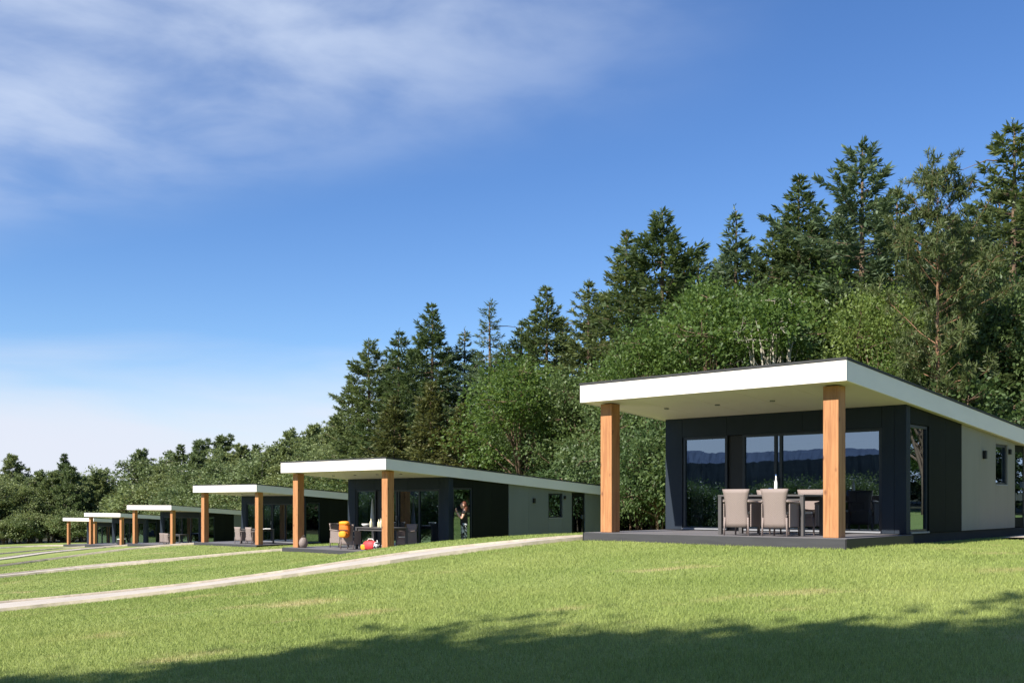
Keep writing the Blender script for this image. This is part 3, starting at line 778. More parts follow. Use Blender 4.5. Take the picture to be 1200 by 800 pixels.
def pine(name, H_, R, seed, hb=0.42, tufts=1.0, ln=0.24, wd=0.035, n_limb=46):
    """bare lower stem, tiers of spreading limbs ending in needle tufts"""
    r = np.random.default_rng(seed); limbs = []; P = []; D = []; S = []
    for k in range(n_limb):
        t = (k + r.random()) / n_limb; h = H_ * (hb + (1 - hb) * t * 0.97); az = r.uniform(0, 6.28)
        Lb = R * (1.0 - 0.72 * t ** 1.6) * r.uniform(0.45, 1.15) * min(1, 0.55 + 2.2 * t); el = r.uniform(-0.15, 0.35) + 0.7 * t
        s = np.linspace(0, 1, 5)[:, None]; hd = np.array([math.cos(az), math.sin(az), 0])
        pts = np.array([0, 0, h]) + hd * s * Lb * math.cos(el) + np.array([0, 0, 1]) * (s * Lb * math.sin(el) + 0.25 * Lb * s ** 2) + r.normal(size=(5, 3)) * 0.06 * Lb * s
        limbs.append(([tuple(p) for p in pts], [0.030 * (1 - 0.7 * t), 0.022 * (1 - 0.6 * t), 0.015 * (1 - 0.5 * t), 0.009, 0.004]))
        ntw = max(5, int(10 * Lb / R * 1.6))
        for j in range(ntw):
            q = r.uniform(0.25, 1.0); i0 = min(int(q * 4), 3); b = pts[i0] + (pts[i0 + 1] - pts[i0]) * (q * 4 - i0)
            td = unit(hd * 0.6 + r.normal(size=3) * 0.7 + np.array([0, 0, 0.45])); tl = r.uniform(0.25, 0.8) * (0.6 + 0.4 * R / 3)
            limbs.append(([tuple(b), tuple(b + td * tl)], [0.006, 0.003]))
            m = int(44 * tufts)
            f = r.uniform(0.2, 1.0, m)[:, None]
            P.append(b + td * tl * f); D.append(unit(td * 0.6 + r.normal(size=(m, 3)) * 0.75 + np.array([0, 0, 0.15]))); S.append(r.uniform(0.7, 1.2, m))
    P = np.concatenate(P); D = np.concatenate(D); S = np.concatenate(S)
    V = sprays(P, D, S * ln, S * wd, r, 1.2)
    return trunk_mesh(name + '_trunk', H_ * 0.97, 0.0135 * H_, r, 0.004, limbs), quads_mesh(name + '_crown', V)


def broadleaf(name, H_, R, seed, lobes=26, clumps=17, leaves=34, leaf=(0.17, 0.11), low=0.12, stems=1, flat=0.9, spread=0.5):
    """limbs fanning out into lobes; each lobe is a shell of twig clumps, each clump many leaves"""
    r = np.random.default_rng(seed); limbs = []; P = []; D = []; S = []
    cen = np.array([0, 0, H_ * (0.5 + low * 0.5)]); rz = H_ * (0.5 - low * 0.5) * 0.93
    for k in range(lobes):
        u = r.normal(size=3); u /= np.linalg.norm(u)
        if u[2] < -0.75: u[2] *= -1
        q = r.uniform(0.45, 0.88); zf = u[2]
        c = cen + u * np.array([R, R, rz]) * q
        if c[2] < H_ * 0.16: c[2] = H_ * r.uniform(0.16, 0.3)
        lr = R * r.uniform(0.26, 0.46)
        st = r.integers(0, stems); sx, sy = (0.25 * math.cos(st * 2.4), 0.25 * math.sin(st * 2.4)) if stems > 1 else (0, 0)
        z0 = min(c[2] * 0.6, H_ * r.uniform(0.12, 0.5))
        mid = np.array([c[0] * 0.4, c[1] * 0.4, z0 + (c[2] - z0) * 0.5]) + r.normal(size=3) * 0.15
        limbs.append(([(sx, sy, z0), tuple(mid), tuple(c)], [0.012 * H_ * 0.7, 0.006 * H_ * 0.7, 0.014]))
        for j in range(clumps):
            v = r.normal(size=3); v /= np.linalg.norm(v); v[2] = v[2] * 0.8 + 0.15
            cc = c + v * lr * r.uniform(0.55, 1.08) * np.array([1, 1, 0.75])
            if r.random() < 0.35: limbs.append(([tuple(c), tuple((c + cc) / 2 + r.normal(size=3) * 0.05), tuple(cc)], [0.018, 0.012, 0.005]))
            m = int(leaves * r.uniform(0.6, 1.3)); cl = lr * r.uniform(0.28, 0.5)
            off = r.normal(size=(m, 3)) * cl * np.array([0.6, 0.6, 0.38])
            P.append(cc + off); out = unit(cc - cen)
            D.append(unit(out * 0.6 + off / max(cl, 0.01) * 0.6 + r.normal(size=(m, 3)) * spread + np.array([0, 0, -0.3]))); S.append(r.uniform(0.6, 1.25, m))
    P = np.concatenate(P); D = np.concatenate(D); S = np.concatenate(S)
    V = sprays(P, D, S * leaf[0], S * leaf[1], r, flat)
    V[:, 2] = np.maximum(V[:, 2], 0.05)
    mb = MB()
    for s_ in range(stems):
        sx, sy = (0.25 * math.cos(s_ * 2.4), 0.25 * math.sin(s_ * 2.4)) if stems > 1 else (0, 0)
        r0 = 0.016 * H_ / (1 if stems == 1 else 1.7)
        mb.tube([(sx * 0.6, sy * 0.6, -0.5), (sx, sy, H_ * 0.15), (sx * 1.4 + 0.08, sy * 1.4, H_ * 0.35), (sx * 2.5, sy * 2.5 + 0.1, H_ * 0.6), (sx * 3, sy * 3, H_ * 0.8)], [r0 * 1.3, r0, r0 * 0.8, r0 * 0.5, 0.02], 9)
    for b in limbs: mb.tube(b[0], b[1], 5, cap=False)
    return mb.mesh(name + '_trunk'), quads_mesh(name + '_crown', V)


PROTO = {}


def proto(key, meshes, bark, leaf): PROTO[key] = (meshes[0], meshes[1], M[bark], M[leaf])


def proto_height(key): return PROTO_H[key]


PROTO_H = {}


def reg(key, fn, H_, *a, bark='bark_brown', leaf='needles_dark', **kw):
    tr, cr = fn(key, H_, *a, **kw)
    tr.materials.append(M[bark]); cr.materials.append(M[leaf]); PROTO[key] = (tr, cr); PROTO_H[key] = H_


reg('fir_a', conifer, 16.0, 3.9, 11, droop=0.45, gap=0.52, nb=8, fill=1.05, prof=0.8, leaf='needles_dark')
reg('fir_b', conifer, 16.5, 3.7, 12, hb=0.10, droop=0.32, gap=0.62, nb=8, fill=0.95, ragged=0.45, prof=0.75, leaf='needles_dark', dead=10)
reg('fir_c', conifer, 15.0, 4.2, 13, droop=0.30, gap=0.50, nb=8, fill=1.0, ragged=0.4, prof=0.62, leaf='needles_dark')
reg('douglas', conifer, 17.0, 4.2, 14, hb=0.18, droop=0.20, gap=0.55, nb=7, spray=(0.30, 0.085), fill=1.0, ragged=0.5, prof=0.6, leaf='needles_blue', upturn=0.5)
reg('spruce_young', conifer, 14.0, 2.8, 15, hb=0.05, droop=0.30, gap=0.46, nb=6, fill=0.95, ragged=0.35, prof=0.85, leaf='needles_blue')
reg('larch', conifer, 15.0, 2.2, 16, hb=0.15, droop=0.15, gap=0.55, nb=6, spray=(0.24, 0.06), fill=0.8, ragged=0.5, prof=0.6, leaf='needles_blue', dead=14)
reg('spruce_olive', conifer, 9.0, 2.6, 17, droop=0.20, gap=0.36, nb=7, fill=1.0, ragged=0.4, prof=0.8, leaf='needles_olive')
reg('pine_a', pine, 12.5, 3.5, 21, 0.36, bark='bark_pine', leaf='needles_pine', tufts=1.1, wd=0.046, ln=0.27, n_limb=64)
reg('pine_b', pine, 13.0, 2.8, 22, 0.45, bark='bark_pine', leaf='needles_olive', tufts=1.0, n_limb=40)
for k, sd, H_, R, lf, bk, kw in (
        ('broad_light', 31, 9.5, 3.6, 'leaves_light', 'bark_brown', dict(lobes=34, clumps=20, leaves=34)),
        ('broad_light_b', 32, 10.5, 4.0, 'leaves_light', 'bark_brown', dict(lobes=36, clumps=20, leaves=34)),
        ('broad_dark', 33, 8.0, 3.4, 'leaves_dark', 'bark_brown', dict(lobes=32, clumps=20, leaves=32)),
        ('shrub', 34, 4.2, 2.6, 'leaves_dark', 'bark_brown', dict(lobes=26, clumps=16, leaves=30, low=0.02, leaf=(0.15, 0.10), stems=3)),
        ('pale_stems', 35, 8.0, 1.7, 'leaves_light', 'bark_pale', dict(lobes=22, clumps=12, leaves=20, low=0.62, stems=7, leaf=(0.15, 0.10))),
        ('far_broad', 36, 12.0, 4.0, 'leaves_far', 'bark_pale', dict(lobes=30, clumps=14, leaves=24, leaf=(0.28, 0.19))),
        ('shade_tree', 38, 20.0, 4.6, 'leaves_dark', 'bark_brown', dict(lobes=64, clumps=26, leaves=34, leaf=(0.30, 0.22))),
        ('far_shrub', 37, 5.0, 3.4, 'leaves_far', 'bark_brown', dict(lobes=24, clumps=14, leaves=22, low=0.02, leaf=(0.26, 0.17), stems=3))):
    tr, cr = broadleaf(k, H_, R, sd, **kw); tr.materials.append(M[bk]); cr.materials.append(M[lf]); PROTO[k] = (tr, cr); PROTO_H[k] = H_
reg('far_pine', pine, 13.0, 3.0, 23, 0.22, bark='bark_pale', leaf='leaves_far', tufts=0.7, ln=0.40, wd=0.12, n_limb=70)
reg('far_fir', conifer, 13.0, 2.7, 24, droop=0.35, gap=0.5, nb=6, spray=(0.42, 0.16), fill=0.7, leaf='needles_dark')


def tree(key, x, y, height, label, name=None, group=None, wide=1.0, rz=None, cat='tree'):
    k = height / PROTO_H[key]
    o = empty(name or 'tree', (x, y, float(ground(x, y)) - 0.05), random.uniform(0, 6.28) if rz is None else rz)
    o.scale = (k * wide, k * wide, k)
    tr, cr = PROTO[key]
    t = bpy.data.objects.new('trunk', tr); C.objects.link(t); t.parent = o
    c = bpy.data.objects.new('crown', cr); C.objects.link(c); c.parent = o
    return tag(o, label, cat, group)


def tree_top(key, px, py, y, *a, **kw):
    """tree at distance y whose tip stands at a surveyed bearing and elevation"""
    x = (px - 600) / 1200 * y; top = (588 - py) / 1200 * y + 1.6
    return tree(key, x, y, top - float(ground(x, y)), *a, **kw)


G1 = 'tall trees of the wood behind the cabins'
tree_top('fir_b', 1187, 138, 43, 'tall ragged fir with bare dead branches, tallest at the end of the wood', 'fir_tree', G1, 1.25)
tree_top('pine_a', 1098, 205, 37, 'olive-green pine with a bare orange-brown trunk behind the cabin roof', 'pine_tree', G1, 0.80)
tree_top('douglas', 1010, 166, 47, 'tall airy blue-green fir with upswept limbs and an open crown', 'fir_tree', G1, 1.25)
tree_top('fir_a', 937, 203, 51, 'dark narrow-topped fir next to the tall airy blue-green fir', 'fir_tree', G1, 1.19)
tree_top('spruce_young', 861, 240, 53, 'slender pale blue-green spruce standing alone above the leafy trees', 'spruce_tree', G1, 1.19)
tree_top('fir_c', 775, 243, 49, 'broad dark fir with a dense brownish-green crown, widest of the firs', 'fir_tree', G1, 1.27)
tree_top('fir_a', 735, 268, 52, 'dark fir merging into the shoulder of the broadest fir', 'fir_tree', G1, 1.12)
tree_top('fir_a', 640, 334, 62, 'blue-green fir with a blunt crown between the thin larch and the broadest fir', 'fir_tree', G1, 1.19)
tree_top('larch', 575, 349, 66, 'thin see-through larch with sparse pale foliage', 'larch_tree', G1, 1.25)
tree_top('fir_a', 506, 354, 69, 'dark pointed fir, tallest of the far clump above the second cabin', 'fir_tree', G1, 1.25)
tree_top('fir_b', 468, 384, 73, 'ragged dark fir in the far clump, second from its open end', 'fir_tree', G1, 1.25)
tree_top('fir_c', 433, 396, 76, 'dark fir at the open end of the far clump, foliage down to the roofs', 'fir_tree', G1, 1.19)
tree_top('fir_c', 412, 440, 79, 'shorter dark fir leaning out at the open end of the far clump', 'fir_tree', G1, 1.12)
tree_top('spruce_young', 545, 382, 71, 'small pale spruce tucked between the pointed fir and the larch', 'spruce_tree', G1, 1.19)
tree_top('fir_b', 612, 372, 68, 'dark fir half hidden behind the blunt blue-green fir', 'fir_tree', G1, 1.12)
tree_top('fir_b', 690, 325, 60, 'dark fir rising behind the dense leafy tree at the timber post', 'fir_tree', G1, 1.12)
tree_top('fir_b', 905, 265, 56, 'dark fir behind the pale-stemmed tree', 'fir_tree', G1, 1.12)
tree_top('fir_a', 985, 240, 58, 'dark fir filling in behind the airy blue-green fir', 'fir_tree', G1, 1.12)
tree_top('fir_b', 1050, 215, 55, 'dark fir between the airy blue-green fir and the pine', 'fir_tree', G1, 1.12)
tree_top('douglas', 1145, 235, 52, 'blue-green fir with open crown between the pine and the ragged fir', 'fir_tree', G1, 1.06)
tree_top('fir_a', 820, 292, 57, 'dark fir between the broadest fir and the slender spruce', 'fir_tree', G1, 1.12)
FILL = [(455, 430, 82), (487, 405, 80), (525, 402, 78), (560, 410, 76), (592, 400, 74), (625, 380, 72), (660, 370, 68), (705, 340, 64), (755, 320, 62), (800, 300, 61), (845, 300, 62), (885, 290, 60), (925, 262, 60), (960, 262, 58), (1030, 240, 62), (1075, 262, 58), (1115, 250, 56), (1170, 225, 56), (1215, 190, 50), (1240, 170, 48)]
for i, (px, py, y) in enumerate(FILL):
    tree_top(('fir_a', 'fir_c', 'fir_b')[i % 3], px, py, y, 'dark fir in the second rank of the wood, crown mostly hidden', 'fir_tree', G1, 1.2)
G2 = 'leafy trees along the edge of the wood'
tree_top('broad_light', 612, 412, 54, 'bright green leafy tree above the roof of the second cabin', 'leafy_tree', G2, 1.05)
tree_top('spruce_olive', 505, 445, 60, 'low yellowish-olive spruce just behind the second cabin roof', 'spruce_tree', G2, 1.0)
tree_top('spruce_olive', 462, 462, 64, 'smallest yellowish-olive spruce beside the second cabin roof', 'spruce_tree', G2, 1.1)
tree_top('spruce_olive', 540, 470, 57, 'bushy yellowish-olive spruce under the bright leafy tree', 'spruce_tree', G2, 1.1)
tree_top('broad_dark', 690, 430, 51, 'dense dark green leafy tree behind the timber post', 'leafy_tree', G2, 0.85)
tree_top('broad_dark', 722, 448, 48, 'dark leafy tree below the broadest fir', 'leafy_tree', G2, 0.85)
tree_top('broad_light_b', 838, 308, 44, 'large rounded bright green leafy tree over the white fascia', 'leafy_tree', G2, 0.88)
tree_top('pale_stems', 902, 340, 40, 'thin-leaved tree with many pale bare stems', 'leafy_tree', G2, 0.95)
tree_top('broad_light', 965, 312, 48, 'yellow-green leafy tree beside the pale bare stems', 'leafy_tree', G2, 0.8)
tree_top('broad_light_b', 1030, 318, 42, 'leafy tree with light green crown between the blue-green fir and the pine', 'leafy_tree', G2, 0.72)
tree_top('broad_light', 1075, 385, 40, 'low bright leafy tree at the foot of the pine', 'leafy_tree', G2, 0.8)
tree_top('broad_light', 1165, 300, 44, 'tall leafy tree with fresh green crown below the ragged fir', 'leafy_tree', G2, 0.62)
tree_top('broad_dark', 900, 372, 45, 'dark leafy tree just behind the pale bare stems', 'leafy_tree', G2, 0.8)
tree_top('broad_light', 765, 372, 46, 'bright leafy tree in front of the broadest fir', 'leafy_tree', G2, 0.7)
tree_top('broad_dark', 1150, 355, 41, 'dark leafy tree beyond the sloping side fascia', 'leafy_tree', G2, 0.8)
tree_top('broad_dark', 1200, 320, 40, 'dark leafy tree under the ragged fir', 'leafy_tree', G2, 0.8)
tree_top('broad_dark', 570, 500, 60, 'low dark leafy tree behind the grey side wall of the second cabin', 'leafy_tree', G2, 0.9)
tree_top('broad_dark', 660, 478, 54, 'rounded dark leafy tree over the end of the second cabin', 'leafy_tree', G2, 0.85)
tree_top('spruce_olive', 425, 500, 84, 'olive spruce at the foot of the far clump', 'spruce_tree', G2, 1.1)
G3 = 'shrubs at the foot of the wood'
SHRUBS = [(748, 500, 43, 'seen between the timber post and the navy wall, taller of the two'), (772, 505, 40.5, 'right against the sunlit edge of the navy wall'),
          (795, 480, 41, 'behind the middle of the white front fascia'), (850, 470, 40, 'under the large rounded bright leafy tree'), (700, 520, 49, 'behind the timber post farther from the table'),
          (745, 470, 44, 'below the dark leafy tree under the broadest fir'), (930, 455, 40, 'at the foot of the pale bare stems'), (1000, 445, 40, 'under the airy blue-green fir'),
          (1080, 440, 39, 'at the foot of the pine trunk'), (1130, 440, 37.5, 'over the sloping side fascia beside the pine'), (640, 535, 54, 'behind the small window of the second cabin'),
          (600, 540, 57, 'under the bright green leafy tree'), (560, 545, 60, 'at the foot of the larch'), (510, 545, 63, 'at the foot of the pointed fir'), (470, 550, 68, 'beside the smallest olive spruce'),
          (440, 545, 74, 'at the foot of the far clump of firs'), (405, 540, 84, 'at the open end of the far clump'), (1180, 470, 37, 'beyond the side door of the cabin with the bottle'), (665, 535, 52, 'behind the side door of the second cabin')]
for px, py, y, where in SHRUBS:
    tree_top('shrub', px, py, y, 'dark green shrub ' + where, 'shrub', G3, 0.72 if 740 < px < 800 else 1.0, cat='shrub')
# out of the picture to the east, seen only in the side glazing
for x, y, k in ((29, 31, 'broad_light'), (34, 36, 'fir_a'), (40, 33, 'broad_dark'), (27, 37, 'fir_b'), (46, 40, 'fir_a')):
    tree(k, x, y, PROTO_H[k] * random.uniform(0.9, 1.1), 'woodland tree beyond the side door of the cabin with the bottle', 'tree', 'trees beyond the east end', 1.0)

# the far wood that closes the meadow
G4 = 'far wood closing the meadow'
rf = np.random.default_rng(5)
far_tops = [(0, 541), (14, 536), (40, 548), (75, 531), (95, 541), (120, 552), (150, 556), (165, 530), (176, 524), (200, 533), (212, 520), (236, 519), (250, 522), (262, 514), (285, 519), (300, 520), (318, 518), (340, 508), (352, 512), (368, 502), (385, 505), (395, 492)]
kinds = [('far_pine', 'olive pine with thin pale stem in the far wood closing the meadow', 'pine_tree'), ('far_fir', 'dark pointed fir poking out of the far wood closing the meadow', 'fir_tree'), ('far_broad', 'rounded grey-green leafy tree in the far wood closing the meadow', 'leafy_tree')]
for i, (px, py) in enumerate(far_tops):
    y = np.interp(px, [0, 150, 250, 400], [150, 152, 135, 104]) + rf.uniform(0, 8)
    k = 1 if py in (531, 520) else (0 if i % 2 else 2)
    tree_top(kinds[k][0], px, py, y, kinds[k][1], kinds[k][2], G4, 1.15)
for i in range(84):
    px = -60 + 470 * (i + rf.random()) / 84
    y = np.interp(px, [-60, 0, 150, 250, 400], [140, 141, 142, 122, 95]) + rf.uniform(0, 14)
    py = np.interp(px, [-60, 0, 60, 150, 250, 330, 400], [546, 548, 549, 556, 530, 522, 506]) + rf.uniform(-2, 16)
    k = kinds[int(rf.choice([0, 2, 2]))]
    tree_top(k[0], px, py, y, k[1], k[2], G4, 1.2)
for i in range(40):
    px = -50 + 470 * (i + rf.random()) / 40
    y = np.interp(px, [-60, 0, 150, 250, 400], [137, 137, 137, 116, 90]) + rf.uniform(0, 4)
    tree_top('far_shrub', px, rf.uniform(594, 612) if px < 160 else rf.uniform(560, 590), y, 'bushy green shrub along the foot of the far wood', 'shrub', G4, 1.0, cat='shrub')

# tall trees standing behind the photographer: their shade lies over the near lawn
SH = np.array([SUN.x, SUN.y]) / SUN.z
shade = [(-9.2, 9.2), (-6.4, 9.6), (-3.9, 9.0), (-1.6, 7.9), (0.6, 9.2), (3.0, 9.5), (5.2, 8.7), (8.0, 8.9), (11.0, 8.6), (-7.5, 5.0), (-4.6, 4.6), (-1.6, 4.4), (1.4, 4.6), (4.4, 4.4), (7.4, 4.6), (10.4, 4.2)]
for ex, ey in shade:
    hh = random.uniform(18.6, 21.0); x, y = ex + SH[0] * hh * 0.97, ey + SH[1] * hh * 0.97
    tree('shade_tree', x, y, hh, 'tall tree in the row whose shade falls on the lawn', 'tree', 'row of trees shading the lawn', 1.0)
# invented belt of unseen young trees, added to darken what the glazing mirrors
rb_ = np.random.default_rng(12)
for i in range(62):
    y = -34 + 2.4 * i; x = -46 + rb_.uniform(-5, 3) - max(0, y - 22) * 0.42
    tree('broad_dark', x, y, rb_.uniform(5.2, 6.6), 'unseen young leafy tree added to darken the window reflections', 'leafy_tree', 'added tree belt darkening the window reflections', 1.15)


# ------------------------------------------------------------------ hills beyond the valley (mirrored in the glazing)
def ridge(name, R0, R1, hs, seed, material, label, jag, na=1100):
    """a range of hills across the valley to the west and south"""
    r = np.random.default_rng(seed); V = []; F = []; rows = 9
    ph = r.uniform(0, 6.28, 14)
    a0, a1 = math.radians(140), math.radians(335)
    for i in range(na + 1):
        u = i / na; a = a0 + (a1 - a0) * u
        s = sum(math.sin((3 + 2.3 * k) * a + ph[k]) / (k + 1) ** 0.95 for k in range(14)) / 2.0
        h = hs * (0.80 + 0.30 * s) * min(1, u / 0.06, (1 - u) / 0.06)
        for k in range(rows):
            t = k / (rows - 1); q = t * t * (3 - 2 * t); d = R0 + (R1 - R0) * t
            V.append((d * math.cos(a), d * math.sin(a), -12 + (h + 12) * q + r.uniform(0, jag) * min(1, t * 3)))
    for i in range(na):
        for k in range(rows - 1): F.append((i * rows + k, (i + 1) * rows + k, (i + 1) * rows + k + 1, i * rows + k + 1))
    me = bpy.data.meshes.new(name); me.from_pydata(V, [], F); me.update()
    tag(link(name, me, M[material]), label, 'hills', kind='structure')


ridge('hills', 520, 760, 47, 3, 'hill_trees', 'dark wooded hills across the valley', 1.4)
ridge('mountains', 3200, 5200, 300, 9, 'mountain', 'distant mountains with haze painted in as blue-grey', 10.0)

# ------------------------------------------------------------------ furniture


def make_chair():
    """wicker armchair, origin on the ground, sitter faces +y"""
    r = empty('wicker_chair')
    # back: curved, flaring towards the top, leaning backwards
    b = MB(); nx, nz = 8, 9; front = []; back = []
    for j in range(nz + 1):
        t = j / nz; z = 0.16 + 0.76 * t
        wv = 0.235 + 0.0 * t + 0.045 * max(0, (t - 0.55) / 0.45) ** 1.6 - 0.012 * math.sin(t * math.pi)
        y = -0.20 - 0.02 * math.sin(t * math.pi) - 0.085 * max(0, t - 0.35) ** 1.3
        for i in range(nx + 1):
            u = -1 + 2 * i / nx; yy = y + 0.035 * u * u
            front.append((u * wv, yy + 0.022, z)); back.append((u * wv, yy - 0.022, z))
    n = nx + 1; vs = front + back; o = len(front); fs = []
    for j in range(nz):
        for i in range(nx):
            a = j * n + i; fs.append((a + 1, a, a + n, a + n + 1)); fs.append((o + a, o + a + 1, o + a + n + 1, o + a + n))
    for j in range(nz):
        for i in (0, nx):
            a = j * n + i; fs.append((a, o + a, o + a + n, a + n) if i == 0 else (o + a, a, a + n, o + a + n))
    for i in range(nx):
        a = nz * n + i; fs.append((a, a + 1, o + a + 1, o + a)[::-1]); a = i; fs.append((a, a + 1, o + a + 1, o + a))
    b.add(vs, fs, True).build('backrest', M['wicker'], r)
    s = MB().box(-0.235, 0.235, -0.19, 0.26, 0.36, 0.42).box(-0.235, 0.235, 0.235, 0.262, 0.17, 0.36)
    s.build('seat', M['wicker'], r, 0.012)
    MB().box(-0.22, 0.22, -0.17, 0.25, 0.422, 0.47).build('cushion', M['white_thing'], r, 0.018)
    for sx in (-1, 1):
        a = MB().tube([(sx * 0.255, -0.22, 0.68), (sx * 0.285, -0.08, 0.665), (sx * 0.29, 0.12, 0.645), (sx * 0.285, 0.245, 0.63)], [0.022, 0.026, 0.028, 0.026], 8)
        a.build('armrest', M['wicker'], r)
        MB().box(min(sx * 0.272, sx * 0.292), max(sx * 0.272, sx * 0.292), -0.17, 0.25, 0.18, 0.635).build('side_panel', M['wicker'], r)
        for y in (-0.20, 0.235): MB().tube([(sx * 0.255, y * 1.04, 0.0), (sx * 0.24, y, 0.36)], [0.017, 0.02], 8).build('leg', M['wicker'], r)
    r.scale = (0.97, 0.97, 0.92)
    return r


def make_table(L=1.75, Wd=0.85):
    r = empty('patio_table')
    MB().box(-L / 2, L / 2, -Wd / 2, Wd / 2, 0.71, 0.745).build('table_top', M['table_frame'], r, 0.006)
    MB().box(-L / 2 + 0.05, L / 2 - 0.05, -Wd / 2 + 0.05, -Wd / 2 + 0.08, 0.63, 0.71).box(-L / 2 + 0.05, L / 2 - 0.05, Wd / 2 - 0.08, Wd / 2 - 0.05, 0.63, 0.71).build('apron', M['table_frame'], r)
    for sx in (-1, 1):
        for sy in (-1, 1):
            x, y = sx * (L / 2 - 0.04), sy * (Wd / 2 - 0.04); MB().box(x - 0.035, x + 0.035, y - 0.035, y + 0.035, 0, 0.708).build('leg', M['table_frame'], r, 0.004)
    return r


chair0, table0 = make_chair(), make_table(); used = {'c': False, 't': False}


def put(kind, ci, x, y, rz, label, group=None, z=0.0):
    src = chair0 if kind == 'c' else table0
    o = copy_tree(src) if used[kind] else src; used[kind] = True
    o.location = cw(ci, x, y, 0.003 + z); o.rotation_euler = (0, 0, CAB[ci][3] + rz)
    return tag(o, label, 'chair' if kind == 'c' else 'table', group)


GC = 'wicker patio chairs'
PI = math.pi
put('t', 0, -1.56, 0.66, 0, 'dark patio table with a bottle standing on it', 'patio tables')
put('c', 0, -1.84, 0.08, 0.03, 'sunlit wicker chair with its back to the lawn, farther from the timber post', GC)
put('c', 0, -1.06, 0.08, -0.02, 'sunlit wicker chair with its back to the lawn, next to the timber post', GC)
put('c', 0, -1.98, 1.20, PI, 'wicker chair with white cushion facing the lawn across the bottle table', GC)
put('c', 0, -1.10, 1.20, PI + 0.04, 'wicker chair with white cushion facing the lawn, behind the timber post', GC)
# second cabin
put('t', 1, -1.55, 1.05, 0.0, 'dark patio table holding pale bottles beside the rucksack', 'patio tables')
put('c', 1, -3.85, 1.05, -PI / 2 + 0.25, 'grey wicker chair turned sideways next to the rucksack chair', GC)
put('c', 1, -2.35, 0.35, 0.35, 'wicker chair with an orange rucksack hung on its back', GC)
put('c', 1, -1.0, 1.75, PI, 'wicker chair in the shade behind the pale bottles', GC)
# third cabin, fourth cabin
put('t', 2, -1.35, 0.85, 0, 'dark patio table with a white tray at the third cabin', 'patio tables')
put('c', 2, -1.9, 0.25, 0.0, 'wicker chair at the third cabin, farther from its post', GC)
put('c', 2, -0.95, 0.25, 0.0, 'wicker chair at the third cabin, close beside its post', GC)
put('c', 3, -1.0, 0.3, 0.1, 'pale wicker chair close to the post of the fourth cabin', GC)
put('c', 3, -1.8, 0.5, 0.3, 'pale wicker chair standing away from the post of the fourth cabin', GC)
put('t', 3, 1.0 - 2.4, 1.4, 0.0, 'dark patio table at the fourth cabin', 'patio tables')


def bottle(ci, x, y, z, hgt, r0, material, label, neck=0.35, cap=None, name='bottle'):
    o = empty(name, cw(ci, x, y, z))
    MB().lathe([(r0 * 0.92, 0), (r0, 0.01), (r0, hgt * 0.55), (r0 * 0.85, hgt * 0.64), (r0 * neck, hgt * 0.76), (r0 * neck, hgt * 0.94)]).build('body', M[material], o)
    MB().lathe([(r0 * neck * 1.15, hgt * 0.94), (r0 * neck * 1.15, hgt)]).build('cap', M[cap or material], o)
    return tag(o, label, 'bottle')


TZ = 0.003 + 0.746
bottle(0, -1.52, 0.80, TZ, 0.38, 0.032, 'white_thing', 'tall white bottle on the dark patio table', cap='blue_thing')
o = MB().lathe([(0.03, 0), (0.036, 0.01), (0.04, 0.12), (0.037, 0.12), (0.028, 0.02)]).build('beaker', M['blue_thing']); o.location = cw(0, -1.63, 0.80, TZ); tag(o, 'blue beaker beside the tall white bottle', 'cup')
for i, (x, y, hh) in enumerate(((-1.85, 0.85, 0.29), (-1.5, 0.9, 0.27), (-1.33, 0.85, 0.30))):
    bottle(1, x, y, TZ, hh, 0.05, 'cream_glass', ('pale yellow bottle nearest the rucksack on the second cabin table', 'shortest pale yellow bottle on the second cabin table', 'tallest pale yellow bottle on the second cabin table')[i])
bottle(2, -1.05, 0.8, TZ, 0.34, 0.04, 'metal_grey', 'slim grey bottle on the table of the third cabin')
o = MB().box(-0.3, 0.3, -0.2, 0.2, 0, 0.012).box(-0.3, 0.3, -0.2, -0.185, 0.012, 0.03).box(-0.3, 0.3, 0.185, 0.2, 0.012, 0.03).build('tray', M['white_thing'], None, 0.004)
o.location = cw(2, -0.62 - 0.15, 0.85, TZ); o.rotation_euler = (0, 0, CAB[2][3]); tag(o, 'white tray lying on the table of the third cabin', 'tray')


def blob(rx, ry, rz, seed, rough=0.08, nu=16, nv=10, power=0.75):
    """soft rounded-box solid"""
    r = np.random.default_rng(seed); vs = []; fs = []
    sg = lambda c: math.copysign(abs(c) ** power, c)
    for j in range(nv + 1):
        p = -math.pi / 2 + math.pi * j / nv
        for i in range(nu):
            a = 2 * math.pi * i / nu; k = 1 + r.uniform(-rough, rough) * (0 < j < nv)
            vs.append((rx * sg(math.cos(p)) * sg(math.cos(a)) * k, ry * sg(math.cos(p)) * sg(math.sin(a)) * k, rz * sg(math.sin(p))))
    for j in range(nv):
        for i in range(nu): fs.append((j * nu + i, j * nu + (i + 1) % nu, (j + 1) * nu + (i + 1) % nu, (j + 1) * nu + i))
    return vs, fs


def move(vs, d): return [(v[0] + d[0], v[1] + d[1], v[2] + d[2]) for v in vs]


